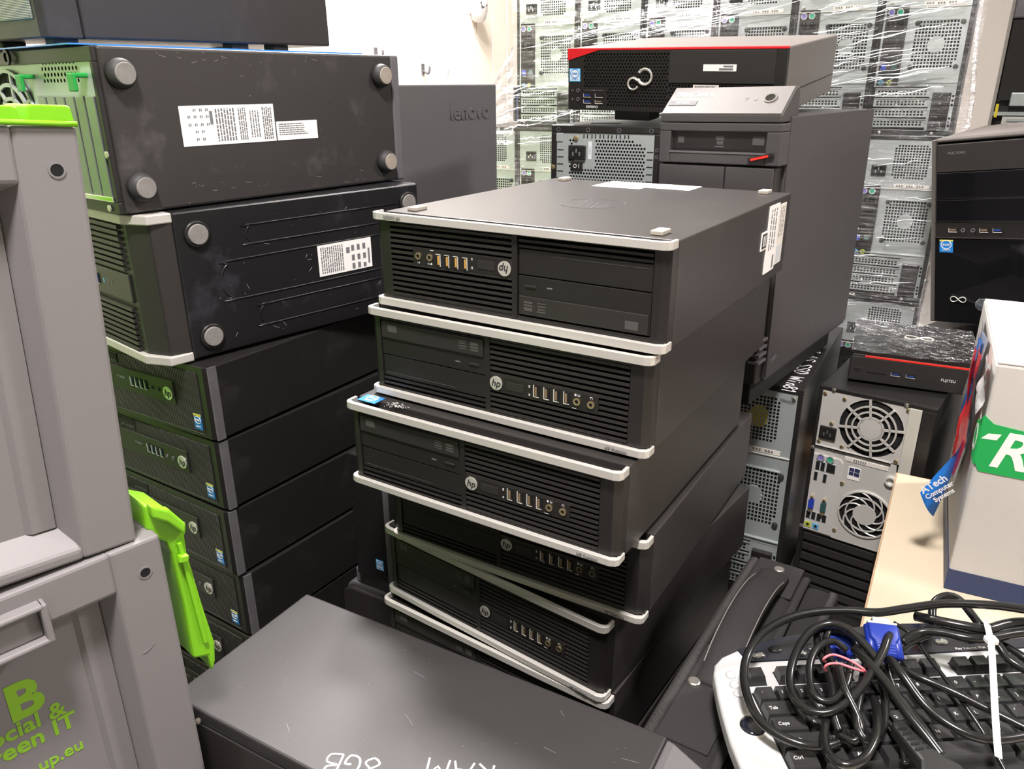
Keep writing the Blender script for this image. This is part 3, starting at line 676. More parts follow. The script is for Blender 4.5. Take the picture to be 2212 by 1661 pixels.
def rear_tower(label, group, D=.42):
    t = thing('computer_tower', label, 'computer', None, group)
    mb = MB(); mb.box(-.0085,.1685,.004,D,0,.3695); mb.box(-.0085,.1685,0,.004,0,.0115); mb.box(-.0085,.1685,0,.004,.3600,.3695); mb.box(-.0085,-.001,0,.004,.0115,.36); mb.box(.160,.1685,0,.004,.0115,.36)
    mb.build('case','black_metal',t,.0012)
    mb = MB()
    def ok1(u,v): return not ((u<.09 or u>.91) and (v<.09 or v>.93))
    def ok2(u,v): return not ((u<.09 or u>.91) and (v<.16 or v>.84)) and ((u-.5)**2+(v-.5)**2 > .028)
    mb.perf('y',.0015,.062,.1345,.2765,.3505,12,13,.66,'sq',False,ok1)
    mb.perf('y',.0015,.0625,.1505,.1365,.2295,14,14,.66,'sq',False,ok2)
    mb.box(-.001,.062,.0015,.003,.2555,.3600); mb.box(.1345,.160,.0015,.003,.2555,.3600); mb.box(.062,.1345,.0015,.003,.3505,.3600); mb.box(.062,.1345,.0015,.003,.2555,.2765)
    mb.box(-.001,.003,.0015,.003,.10,.2555); mb.box(.046,.0625,.0015,.003,.10,.2555); mb.box(.1505,.160,.0015,.003,.10,.2555); mb.box(.0625,.1505,.0015,.003,.2295,.2555); mb.box(.0625,.1505,.0015,.003,.10,.1365)
    mb.box(.003,.046,.0015,.003,.10,.1025); mb.box(.112,.160,.0022,.003,.0115,.10)
    mb.build('rear_panel','steel',t)
    mb = MB(); mb.box(.060,.136,.0035,.0045,.274,.352); mb.box(.061,.152,.0035,.0045,.135,.231); mb.build('grille_backing','void',t)
    MB().ring(.1065,.183,'y',.0,.0165,.0030,.0034,24).build('fan_hub','film_ghost',t)
    mb = MB(); mb.box(.066,.147,-.0012,.0015,.2295,.2315); mb.build('grille_frame','steel',t)
    box(0,.160,-.0006,.002,.2542,.2556).build('panel_ledge','steel_warm',t); box(.0,.160,-.0015,.002,.1072,.1092).build('panel_ledge','steel',t)
    plug(t,.020,.0508,.2815,.3065,.0015)
    l_ = box(.0725,.1435,.0008,.0016,.2578,.2650).build('rating_label','paper_old',t); printed(l_,[(.076+k*.0052,.0795+k*.0052,.2592,.2636) for k in range(12) if k%4!=3],'y',.0008,-.0002,'foot_pad')
    io = box(.0035,.0455,.0005,.003,.1025,.2600).build('io_panel','dark_plastic',t)
    ps2(t,.0122,.2475,.0005,'ps2_purple'); ps2(t,.0292,.2475,.0005,'ps2_green')
    for k,(x,z,w,h) in enumerate(((.0095,.2285,.005,.013),(.0175,.2285,.005,.013),(.032,.2285,.013,.014),(.010,.205,.006,.016),(.030,.205,.016,.010),(.0125,.140,.010,.012),(.033,.140,.011,.010))):
        box(x-w/2,x+w/2,-.0008,.001,z-h/2,z+h/2).build('port','void' if k<5 else ('vga_blue' if k==5 else 'com_teal'),io)
    for x,m_ in ((.0122,'aud_blue'),(.0285,'aud_lime')): jack(t,x,.1085,.0002,.0052,m_)
    pn = MB().lathe(0,0,'y',[(.0052,.001),(.0050,-.0022),(.003,-.003)],14).build('rubber_pin','rubber',t); pn.location = (.0655,0,.2245)
    for x,z in ((.1502,.2245),(.0645,.1392),(.1505,.1392)): inst(pn,t,(x,0,z))
    sc = MB()
    sc.perf('y',.0005,.008,.106,-.0072,.0040,14,2,.62,'sq'); sc.box(.0035,.008,.0005,.002,-.0095,.0075); sc.box(.106,.112,.0005,.002,-.0095,.0075); sc.box(.008,.106,.0005,.002,.004,.0075); sc.box(.008,.106,.0005,.002,-.0095,-.0072); sc.box(.0035,.112,-.0018,.0005,.0062,.0082)
    s_ = sc.build('slot_cover','steel',t); s_.location = (0,0,.0685)
    for z in (.0475,.0265,.0892): inst(s_,t,(0,0,z))
    box(.0035,.112,.0026,.0036,.0115,.10).build('slot_backing','void',t)
    box(.1175,.1530,-.0095,.003,.0140,.0890).build('slot_latch','black_plastic',t,.002)
    mb = MB()
    for k in range(3): mb.box(.1548,.1590,.0012,.0022,.078-k*.0085,.083-k*.0085); mb.box(.1548,.1590,.0012,.0022,.034-k*.0075,.0385-k*.0075)
    mb.build('latch_holes','void',t)['kind'] = 'stuff'
    screws(t,[(.0095,.2650),(.155,.352),(.024,.0055),(.128,.0055)],'y',.0012,.0032)
    return t
wc, ws = math.cos(R(WYAW)), math.sin(R(WYAW))
def wpose(k, z): return pose(WX+k*WP*wc, WY+k*WP*ws, z, WYAW)
G_W = 'shrink-wrapped towers in the wall of rear panels'
ROWN = ('top', 'middle', 'bottom'); ORD = ('first','second','third','fourth','fifth','sixth','seventh')
proto = None
for row in range(3):
    for k in range(0 if row == 0 else -1, 6):
        lab = 'grey rear of shrink-wrapped tower, %s row of the wrapped wall, %s from the cream wall' % (ROWN[row], ORD[k if row == 0 else k+1])
        M_ = wpose(k, -.1066-.37*row)
        if proto is None: proto = rear_tower(lab, G_W); proto.matrix_world = M_
        else: dup(proto, M_, lab)
t = thing('pallet','low wooden pallet under the wrapped wall of towers','pallet',pose(WX,WY,-.937,WYAW))
b_ = box(-.25,1.07,-.045,.045,.068,.089).build('deck_board','wood',t,.002); b_.location = (0,.05,0)
for k in range(1,4): inst(b_,t,(0,.05+k*.11,0))
c_ = box(-.05,.05,-.05,.43,0,.0678).build('bearer','wood',t,.002); c_.location = (-.18,0,0)
for x in (.45,1.0): inst(c_,t,(x,0,0))
# chassis at the right end of the wrapped wall
t = thing('computer_chassis','open black chassis with ribbed grey top band beside the wrapped wall','computer',wpose(6.25,-.4766) @ Matrix.Translation((.05,.30,0)))
box(-.03,.36,.01,.40,.0,.74).build('case','black_metal',t,.003)
box(-.03,.36,-.006,.01,.615,.665).build('top_band','grey_bezel',t,.003); r_ = box(-.001,.001,-.008,-.005,.632,.645).build('band_rib','steel_warm',t); r_.location = (0,0,0)
for k in range(1,40): inst(r_,t,(k*.008,0,0))
box(-.03,.36,-.006,.01,.435,.612).build('dark_panel','gloss_black',t,.003)
box(-.002,.05,-.012,-.005,.425,.455).build('bracket','steel',t,.002); box(-.03,.36,-.008,.01,.404,.412).build('rail','steel',t)
for z in (.372,.383,.394): box(.0,.09,-.008,.01,z-.003,z+.003).build('vent_bar','steel',t)
box(-.01,.11,-.004,.01,.362,.402).build('vent_plate','steel_warm',t); box(-.028,-.022,-.014,-.004,.40,.43).build('yellow_tab','yellow',t)
# ---------------------------------------------------------------- stretch film
rr = random.Random(21)
def sheet(nu, nv, f): 
    mb = MB(); mb.v = [tuple(f(i/nu,j/nv)) for j in range(nv+1) for i in range(nu+1)]
    mb.f = [(j*(nu+1)+i,j*(nu+1)+i+1,(j+1)*(nu+1)+i+1,(j+1)*(nu+1)+i) for j in range(nv) for i in range(nu)]; return mb
t = thing('stretch_film','clear crinkled stretch film wrapped around the wall of towers','film',pose(WX,WY,0,WYAW))
def ff(u,v):
    x = -.012+u*1.09; z = -.60+v*.88
    w = .0035*math.sin(26*z-9*x+2*math.sin(5*x)) + .0025*math.sin(70*z-14*x) + .002*math.sin(130*z-33*x+3*math.sin(9*z))
    return (x, -.0165+w, z)
sheet(110,150,ff).build('film_sheet','stretch_film',t,0,True)
def fg(u,v):
    z0 = .10-.25*v; z1 = -.045-.115*v; x = -.012-.085*u
    return (x, -.0165-.03*u+.004*math.sin(40*v+6*u), z0+(z1-z0)*u+.0+.003*math.sin(60*v))
sheet(14,50,fg).build('film_sheet','film_dense',t,0,True)
pm('film_strand_glint', (.9,.92,.95), .12, spec=.9, coat=1.0)  # white colour stands in for lamp glints on the twisted film
def strand(x0,z0,x1,z1,r): 
    n = 7; P_ = []
    for i in range(n):
        u = i/(n-1); P_.append((x0+(x1-x0)*u, -.026+.003*rr.uniform(-1,1)-.004*math.sin(PI*u), z0+(z1-z0)*u+.0025*rr.uniform(-1,1)))
    MB().tube(P_, lambda s: r*(.25+.75*math.sin(PI*min(max(s,.03),.97))), 6, 4, flat=.3).build('film_strand_glint','film_strand_glint',t,0,True)
for k in range(48):
    x = rr.uniform(.72,.92); z = rr.uniform(-.03,.165); l = rr.uniform(.05,.16); strand(x,z,x+l,z+l*rr.uniform(.10,.22),rr.uniform(.0008,.0019))
for k in range(16):
    x = rr.uniform(0,.55); z = .095+.09*x+rr.uniform(-.02,.03); l = rr.uniform(.08,.28); strand(x,z,x+l,z+l*rr.uniform(.12,.2),rr.uniform(.0006,.0014))
for k in range(22):
    x = rr.uniform(-.09,.10); z = rr.uniform(-.15,.0); l = rr.uniform(.04,.12); strand(x,z,x+l,z+l*rr.uniform(.05,.3),rr.uniform(.0008,.0024))
for k in range(14):
    x = rr.uniform(.75,1.0); z = rr.uniform(-.50,-.12); l = rr.uniform(.03,.12); strand(x,z,x+l,z+l*rr.uniform(.02,.18),rr.uniform(.0006,.0012))
MB().tube([(1.066,-.03,.30),(1.068,-.034,.10),(1.084,-.03,-.06),(1.07,-.03,-.25),(1.06,-.03,-.5)], .006, 8, 6, flat=.5).build('film_fold','film_dense',t,0,True)
# ---------------------------------------------------------------- lying desktop with red corner, tilted
t = thing('desktop_computer','grey and black desktop with red corner stripe and infinity emblem, tilted on two towers','computer',pose(.2349,1.2212,-.0382,-31.45,5.04,1.11))
box(-.166,.166,.012,.34,0,.089).build('case','fuji_grey',t,.002)
box(.1655,.1664,.012,.34,.0275,.0290).build('side_seam','void',t)
mb = MB(); mb.box(-.166,.166,.004,.012,0,.0862); mb.build('front_plate','matte_black',t)
mb = MB(); mb.box(-.166,-.140,0,.004,.0,.083); mb.box(-.140,.166,0,.004,0,.006); mb.box(-.140,-.100,0,.004,.006,.033); mb.box(.152,.166,0,.004,.006,.0862); mb.box(-.140,.152,0,.004,.083,.0862)
mb.perf('y',.0,-.100,-.001,.006,.033,20,6,.74,'round',True); mb.perf('y',.0,-.140,-.001,.033,.083,28,11,.74,'round',True); mb.perf('y',.0,-.001,.152,.006,.040,31,7,.74,'round',True)
mb.build('front_bezel','black_plastic',t)
c_ = box(-.0005,.152,-.0012,.004,.0412,.0855).build('drive_cover','dark_plastic',t,.0006)
l_ = box(.0509,.0986,-.0017,-.001,.0577,.0668).build('sticker','paper',t); printed(l_,[(.074,.094,.0590,.0618),(.080,.094,.0630,.0652)],'y',-.0017,-.0002,'print')
l_ = box(.0372,.0751,-.0006,.0,.0345,.0392).build('sticker','paper_old',t); printed(l_,textlines(.040,.072,.0352,.0385,1),'y',-.0006,-.0002,'print')
box(-.166,.166,-.0008,.012,.0864,.0895).build('red_stripe','red',t,.0006); MB().prism([(-.1662,.0720),(-.1137,.0866),(-.1662,.0866)],'y',-.0012,.004).build('red_corner','red',t)
P_ = [(-.0560+.0*k, 0, 0) for k in range(1)]
inf = []
for k in range(36):
    a = 2*PI*k/36; inf.append(a)
path = [(-.0372+.0105*math.cos(a), -.0022, .0495+.0105*math.sin(a)) for a in [R(150)-R(300)*i/16 for i in range(17)]] + [(-.0480,-.0022,.0455)] + [(-.0555+.0082*math.cos(a), -.0022, .0395+.0082*math.sin(a)) for a in [R(40)+R(290)*i/14 for i in range(15)]]
MB().tube(path, .0026, 8, 3, flat=.6).build('infinity_emblem','logo_silver',t,0,True)
intel(t,-.1636,-.1447,.0414,.0605,-.0004,'pale')
for x,z,m_ in ((-.1325,.0215,'usb_blue'),(-.1125,.0215,'matte_black'),(-.1325,.0125,'usb_blue'),(-.1125,.0125,'tongue_dim')): usb(t,x,z,-.0004,.0130,.0058,m_)
for z in (.0285,.0155): jack(t,-.1486,z,-.0004,.0030,'grey_bezel')
printed(t,[(-.139,-.124,.0290,.0294),(-.119,-.105,.0290,.0294),(-.1235,-.1195,.0286,.0298),(-.1605,-.1597,.0265,.0295),(-.1573,-.1565,.0265,.0295),(-.1605,-.1565,.0293,.0300),(-.1595,-.1575,.0140,.0170)],'y',-.0004,-.0002,'print','port_icons')
lettering(t,'ESPRIMO',.0052,'print_white',(-.1244,-.0004,.0046))
ft = box(-.03,.03,-.01,.03,-.016,.001).build('foot','rubber',t,.002); ft.location = (-.065,.03,0); inst(ft,t,(-.04,.26,-.02))
# ---------------------------------------------------------------- tower with honeycomb power supply
t = thing('computer_tower','black tower with pale honeycomb power supply at its rear, under the desktop with red corner','computer',pose(.1457,1.2567,-.468,-27.06))
H_ = .4100; dz = .0097
mb = MB(); mb.box(-.09,.09,.006,.43,0,H_); mb.box(-.09,.09,0,.006,.3985,H_); mb.box(-.09,-.0805,0,.006,0,.3985); mb.box(.0805,.09,0,.006,0,.3985); mb.build('case','black_metal',t,.0015)
MB().perf('y',.002,-.0600,.0680,.3245,.3895,26,13,.72,'round',True,lambda u,v: not (v>.28 and .06<u<.36) and not (u+v>1.82)).build('psu_grille','steel',t)
mb = MB(); mb.box(-.0805,-.0600,.002,.005,.25,.3985); mb.box(.0680,.0805,.002,.005,.25,.3985); mb.box(-.06,.068,.002,.005,.3895,.3985); mb.box(-.06,.068,.002,.005,.25,.3245); mb.build('psu_plate','steel',t); box(-.0605,.0685,.0048,.0056,.324,.39).build('psu_backing','void',t)
box(-.083,-.070,.0005,.003,.3845,.398).build('plate_tab','steel',t,.001)
mb = MB()
for k in range(6): mb.box(-.035+k*.0135,-.0335+k*.0135,.0012,.0022,.391,.3965); mb.box(-.029+k*.0135,-.0275+k*.0135,.0012,.0022,.391,.3965)
for k in range(5): mb.box(-.0795,-.0690,.0012,.0022,.372-k*.011,.3730-k*.011); mb.box(.070,.0795,.0012,.0022,.372-k*.011,.3730-k*.011)
mb.build('plate_slits','void',t)['kind'] = 'stuff'
plug(t,-.0590,-.0300,.3577,.3800,.001)
sw = box(-.0552,-.0349,-.0015,.002,.3411,.3550).build('rocker_switch','black_plastic',t,.001); lettering(sw,'O I',.009,'print_white',(-.0450,-.0017,.348),wid=.9)
lettering(t,'230V',.0055,'print',(-.0234,.0016,.3725),spin=90); box(-.0262,-.0206,.0014,.002,.3590,.3860).build('voltage_sticker','sticker_pale',t)
screws(t,[(-.0474,.3906),(-.0859,.3450)],'y',.0005,.0042,'brass')
for x in (-.0773,-.0269,.0241,.0756):
    o = MB().ring(x,.4033,'y',.0025,.0036,-.0006,.0,14).build('rim_hole','grey_bezel',t)
for z in (.376,.366): MB().ring(.0855,z,'y',.0016,.0027,-.0006,.0,12).build('rim_hole','grey_bezel',t)
box(-.05,.0,.07,.076,H_,H_+.0008).build('top_slot','void',t)
plain_tower('plain black tower on the floor carrying the honeycomb-vent tower', pose(.1457,1.2567,-.937,-27.06), .178,.43,.4688)
# ---------------------------------------------------------------- tower with sloping silver top
t = thing('computer_tower','tall dark tower with sloping silver-brown top and red-striped drive latch','computer',pose(.2832,1.0848,-.4103,-38.78,.15,-.74))
box(-.0875,.0860,.03,.4045,.004,.369).build('case','think_grey',t,.002); box(-.078,.070,.02,.38,-.0352,.006).build('plinth','matte_black',t,.002)
sp = box(.0858,.0880,.030,.4045,.0100,.3700).build('side_panel','think_grey',t,.0008)
lettering(sp,'3MC-',.010,'print',(.0881,.055,.032),SIDE_R,10)
mb = MB(); mb.box(-.0875,.0815,.004,.03,.004,.3080); mb.build('lower_bezel','dark_plastic',t,.002)
mb = MB()
mb.box(-.0875,.0870,0,.03,.352,.3625); mb.box(-.0875,-.0705,0,.03,.3095,.352); mb.box(.067,.087,0,.03,.3095,.352); mb.box(-.0705,.067,0,.03,.3095,.3255); mb.build('drive_bezel','think_grey',t,.0015)
d_ = box(-.0705,.067,.007,.02,.3255,.352).build('optical_drive','black_plastic',t); printed(d_,[(-.062,-.053,.336,.3445),(-.006,.006,.3405,.346),(-.004,.005,.3345,.3395),(.046,.062,.335,.3460)],'y',.0069,-.0002,'print_faint','disc_marks'); printed(d_,[(-.007,.006,.3315,.3325)],'y',.0069,-.0002,'print')
box(-.0715,.0675,-.0012,.004,.3235,.3257).build('slot_lip','grey_bezel',t)
l_ = MB().bar((.046,-.003,.3165),(.080,-.003,.3245),.0055,.004,(0,1,0)).build('drive_latch','black_plastic',t,.001); MB().bar((.050,-.0052,.3172),(.0735,-.0052,.3228),.0030,.001,(0,1,0)).build('latch_stripe','vivid_red',l_)
cv = box(-.0855,.0125,-.0006,.006,.26,.3065).build('door','think_grey',t,.0008); box(.0145,.0800,-.0006,.006,.10,.3065).build('door','think_grey',t,.0008)
MB().prism([(0,.3635),(0,.3735),(.042,.4068),(.055,.4068),(.060,.371),(.05,.3635)],'x',-.0875,.0850).build('top_hood','think_grey',t,.002)
a_ = math.atan2(.0333,.042); SL = Matrix.Translation((0,0,.3737)) @ Matrix.Rotation(a_,4,'X')
o = box(-.0865,.0835,.0005,.0532,-.0004,.0008).build('sloping_top','think_top',t,.0005); o.matrix_local = SL
for s_,sz,x,y,m_,b_ in (('ThinkCentre',.0140,-.052,.0385,'ink_white',.030),):
    q = lettering(t,s_,sz,m_,(0,0,0),bold=b_); q.matrix_local = SL @ Matrix.Translation((x,y,.0010)) @ Matrix.Diagonal((sz*.78,sz,sz,1))
o = box(-.083,-.042,.0165,.0255,.0009,.0013).build('badge','print_dark',t); o.matrix_local = SL
q = lettering(t,'NVIDIA',.005,'ink_white',(0,0,0)); q.matrix_local = SL @ Matrix.Translation((-.062,.0208,.0015)) @ Matrix.Diagonal((.0062,.0062,.005,1))
o = MB().ring(.0585,.0300,'z',.0065,.0088,.0008,.0020,28).build('power_button','chrome',t); o.matrix_local = SL; o2 = MB().cyl(.0585,.0300,'z',.0066,.0008,.0016,24).build('button_face','gloss_black',o)
o = MB().box(.026,.0275,.026,.031,.0009,.0012).box(.0245,.029,.0295,.031,.0009,.0012).box(.0385,.041,.026,.0305,.0009,.0012).build('status_icons','print',t); o['kind'] = 'stuff'; o.matrix_local = SL
v_ = box(.0700,.0865,-.001,.028,-.0022,.0022).build('vent_louver','grey_bezel',t,.001); v_.location = (0,0,.0700)
for k in (1,2,3): inst(v_,t,(0,0,.0700-k*.0105))
h_ = MB().cyl(0,0,'y',.0012,-.0004,.002,8).build('vent_hole','void',t); h_.location = (.0795,.0035,.17)
for k in range(1,26): inst(h_,t,(.0795,.0035,.17-k*.0035))
# ---------------------------------------------------------------- tower with white writing on top, and the lying one below it
A_ = dup(proto, pose(.385,1.164,-.8460,-30.43) @ Matrix.Diagonal((.95,.92,1.08,1)) @ Matrix.Translation((-.0800,0,0)), 'tower with white handwriting on its top and a yellow hub behind its grille')
A_['group'] = 'towers beside the suitcase'
handwriting(A_,'3 AS SSD Win81',.022,'ink_white',(.1350,.225,.3698),TOP,-90,.0013)
MB().ring(.1,.315,'y',.0,.018,.0030,.0034,20).build('yellow_hub','yellow',A_)
plain_tower('black desktop lying on the floor under the tower with white writing', pose(.385,1.164,-.937,-30.43), .178,.39,.0905)
# ---------------------------------------------------------------- big tower rear with two fans
t = thing('computer_tower','tall tower rear with two round fan grilles and metal port plate under the mini computer','computer',pose(.5869,1.1493,-.937,-37.6),'towers beside the suitcase')
mb = MB(); mb.box(-.089,.089,.006,.42,0,.467); mb.box(-.089,.089,0,.006,.4600,.467); mb.box(-.089,-.083,0,.006,0,.46); mb.box(.0690,.089,-.001,.006,0,.46); mb.build('case','black_metal',t,.0015)
FX, FZ, FR = -.0005, .4098, .0495
def round_hole(mb, x0,x1,z0,z1,cx,cz,r,y,n=40):
    ins = [(cx+r*math.cos(2*PI*i/n), cz+r*math.sin(2*PI*i/n)) for i in range(n)]; outp = []
    for x,z in ins:
        dx, dz_ = x-cx, z-cz; k = min([ (x1-cx)/dx if dx>1e-9 else ((x0-cx)/dx if dx<-1e-9 else 1e9), (z1-cz)/dz_ if dz_>1e-9 else ((z0-cz)/dz_ if dz_<-1e-9 else 1e9)]); outp.append((cx+dx*k, cz+dz_*k))
    mb.add([(x,y,z) for x,z in ins+outp],[(i,(i+1)%n,n+(i+1)%n,n+i) for i in range(n)])
    for ccx,ccz in ((x0,z0),(x1,z0),(x1,z1),(x0,z1)):
        b = sorted(range(n), key=lambda i: (outp[i][0]-ccx)**2+(outp[i][1]-ccz)**2)[:2]
        mb.add([(outp[b[0]][0],y,outp[b[0]][1]),(ccx,y,ccz),(outp[b[1]][0],y,outp[b[1]][1])],[(0,1,2)])
mb = MB(); round_hole(mb,-.0515,.0505,.3590,.4600,FX,FZ,FR,.0015); mb.box(-.083,-.0515,.0015,.004,.3590,.4600); mb.build('psu_panel','steel_warm',t)
mb = MB()
for r_ in (.0195,.0290,.0385): mb.ring(FX,FZ,'y',r_-.0013,r_+.0013,-.0012,.0018,44)
mb.cyl(FX,FZ,'y',.0175,-.0012,.0018,32)
for k in range(8):
    a = k*PI/4+.15; mb.bar((FX+.016*math.cos(a),.0003,FZ+.016*math.sin(a)),(FX+.050*math.cos(a),.0003,FZ+.050*math.sin(a)),.0036,.0030,(0,1,0))
mb.build('fan_grille','steel_warm',t); MB().cyl(FX,FZ,'y',.050,.0045,.0058,40).build('fan_opening','void',t)
def blades(cx,cz,r,n):
    fb = MB()
    for k in range(n):
        a = k*2*PI/n; fb.add([(cx+.018*math.cos(a),.0044,cz+.018*math.sin(a)),(cx+r*math.cos(a+.15),.0032,cz+r*math.sin(a+.15)),(cx+r*math.cos(a+.55),.0043,cz+r*math.sin(a+.55)),(cx+.018*math.cos(a+.7),.0044,cz+.018*math.sin(a+.7))],[(0,1,2,3)])
    fb.build('fan_blades','matte_black',t)
blades(FX,FZ,.046,9)
box(.0505,.0690,-.001,.004,.2000,.4600).build('cream_plate','steel_cream',t,.001)
plug(t,-.0792,-.0519,.3736,.3966,.0012)
GX, GZ, GR = .0130, .2530, .0425
mb = MB(); round_hole(mb,-.0325,.0505,.2085,.3575,GX,GZ,GR,.0022); mb.box(-.083,-.0325,.0028,.005,.19,.3575); mb.box(-.0325,.0505,.0022,.004,.19,.2085); mb.build('rear_panel','steel_warm',t)
mb = MB(); mb.cyl(GX,GZ,'y',.0185,-.0005,.0022,32); mb.ring(GX,GZ,'y',.0295,.0315,-.0005,.0022,44); mb.ring(GX,GZ,'y',.041,.0435,-.0005,.0022,44)
for k in range(9):
    a = k*2*PI/9; pts_ = [(GX+(.0175+.025*s)*math.cos(a+1.15*s), .0008, GZ+(.0175+.025*s)*math.sin(a+1.15*s)) for s in (0,.25,.5,.75,1)]
    mb.tube(pts_, .0014, 6, 3)
mb.build('fan_grille','steel_warm',t); MB().cyl(GX,GZ,'y',.043,.0046,.0058,40).build('fan_opening','void',t); blades(GX,GZ,.040,7)
box(-.083,.0385,-.0012,.002,.3570,.3590).build('panel_ledge','chrome',t)
io = MB().prism([(-.0825,.1935),(-.0345,.1935),(-.0345,.336),(-.039,.3415),(-.0825,.3415)],'y',.0006,.003).build('io_plate','io_grey',t)
ps2(t,-.0705,.3375,.0004,'ps2_purple',.0064); ps2(t,-.0545,.3375,.0004,'ps2_green',.0064)
for x,z,w,h,m_ in ((-.0735,.3215,.0060,.0150,'void'),(-.0650,.3215,.0060,.0150,'void'),(-.0515,.3215,.0135,.0150,'void'),(-.0743,.3008,.0050,.0150,'void'),(-.0588,.3005,.0050,.0150,'void'),(-.0772,.2235,.0060,.0135,'void'),(-.0680,.2235,.0060,.0135,'void'),(-.0587,.2235,.0060,.0135,'void'),(-.0495,.2235,.0060,.0135,'void')):
    b_ = box(x-w/2-.0008,x+w/2+.0008,-.0004,.0008,z-h/2-.0008,z+h/2+.0008).build('port','steel',t); box(x-w/2,x+w/2,-.0008,.0,z-h/2,z+h/2).build('opening',m_,b_)
for x,m_ in ((-.0745,'vga_blue'),(-.0537,'com_teal')):
    b_ = MB().prism([(x-.0045,.2385),(x+.0045,.2365),(x+.0045,.2555),(x-.0045,.2535)],'y',-.0045,.001).build('serial_port',m_,t,.0008)
    for z in (.2325,.2600): MB().cyl(x,z,'y',.0026,-.0055,.0,6).build('standoff','brass',b_)
for x,m_ in ((-.0756,'aud_lime'),(-.0618,'aud_blue')): 
    b_ = box(x-.0052,x+.0052,-.0006,.0008,.1985,.2085).build('jack_block',m_,t); MB().cyl(x,.2035,'y',.0026,-.0009,.0,14).build('hole','void',b_)
l_ = box(-.0320,.0355,.0012,.0022,.3430,.3500).build('rating_label','paper_old',t); printed(l_,[(-.018+k*.0035,-.0160+k*.0035,.3442,.3490) for k in range(6)],'y',.0012,-.0002,'print')
w_ = box(-.0240,-.0050,.0012,.0022,.3110,.3335).build('system_sticker','paper',t)
for x0,x1,z0,z1 in ((-.0222,-.0148,.3262,.3328),(-.0140,-.0056,.3262,.3331),(-.0222,-.0148,.3190,.3252),(-.0140,-.0056,.3185,.3252)): box(x0,x1,.0008,.0013,z0,z1).build('window_pane','win_blue',w_)
sl = box(-.080,.040,.001,.004,-.007,.007).build('slot_cover','dark_plastic',t,.001); sl.location = (0,0,.178)
for k in range(1,7): inst(sl,t,(0,0,.178-k*.0205))
MB().ring(.0430,.3270,'y',.006,.0085,-.003,.002,20).build('lock_loop','steel_warm',t)
screws(t,[(-.079,.4540),(-.0475,.4510),(-.062,.4030),(-.040,.3660),(-.078,.3660),(.045,.3640),(.0490,.4545),(-.0300,.3000),(-.0300,.2080)],'y',.0010,.0034,'brass'); screws(t,[(-.066,.4635),(.045,.4635),(-.0862,.353),(-.0862,.197)],'y',0,.0034)
# neighbour with film on top
t = plain_tower('black tower half hidden between the twin-fan tower and the white carton', pose(.772,1.052,-.937,-37.6), .17,.26,.452)
o = sheet(16,22,lambda u,v:(-.086+.172*u,(-.0045 if v<.35 else (v-.35)*.2-.0045)+.003*math.sin(40*u+9*v),.30+.1525*min(v/.35,1)+ (.004+.002*math.sin(30*u+22*v) if v>.33 else 0))).build('film_cover','film_dense',t,0,True)
# ---------------------------------------------------------------- mini computer
t = thing('mini_computer','small black mini computer with red front line, wrapped in film','computer',pose(.6522,1.1778,-.4692,-25,.0,.5))
box(-.0945,.0945,.003,.2,.002,.050).build('case','black_plastic',t,.003)
box(-.0940,.0940,0,.004,.004,.0455).build('front_panel','dark_plastic',t,.0012); box(-.073,.0945,-.0006,.004,.0458,.0480).build('red_line','vivid_red',t)
mb = MB().perf('z',.0545,-.09,.09,.008,.196,34,26,.6,'round',True); mb.box(-.0945,-.09,.003,.2,.050,.0545); mb.box(.09,.0945,.003,.2,.050,.0545); mb.box(-.09,.09,.003,.008,.050,.0545); mb.box(-.09,.09,.196,.2,.05,.0545); mb.build('perforated_top','black_plastic',t)
P_ = [(.0085+.0225*math.cos(a)/(1+math.sin(a)**2)*1.0, .116+.026*math.sin(a)*math.cos(a)/(1+math.sin(a)**2)*1.1, .0552) for a in [2*PI*k/32 for k in range(32)]]
MB().tube(P_, .0016, 6, 2, closed=True, flat=.5).build('infinity_emblem','logo_silver',t,0,True)
box(-.086,-.077,-.0006,.001,.0205,.0265).build('power_button','black_plastic',t,.0005); box(-.0676,-.0389,-.0004,.001,.0190,.0212).build('card_slot','void',t)
for x in (-.0236,-.0014): usb(t,x,.0225,-.0002,.0140,.0060,'usb_blue')
lettering(t,'FUJITSU',.0062,'print_white',(.053,-.0003,.0236)); MB().cyl(.082,.024,'y',.005,-.0005,.001,18).build('sensor_dot','matte_black',t)
sheet(20,20,lambda u,v:(-.0965+.193*u,-.001+.203*v,.0562+.0012*math.sin(23*u+7*v)+.0010*math.sin(41*v-13*u))).build('film_cover','film_dense',t,0,True)
ft = MB().cyl(0,0,'z',.008,-.0008,.003,14).build('foot','rubber',t); ft.location = (-.08,.02,0)
for x,y in ((.08,.02),(-.08,.18),(.08,.18)): inst(ft,t,(x,y,0))
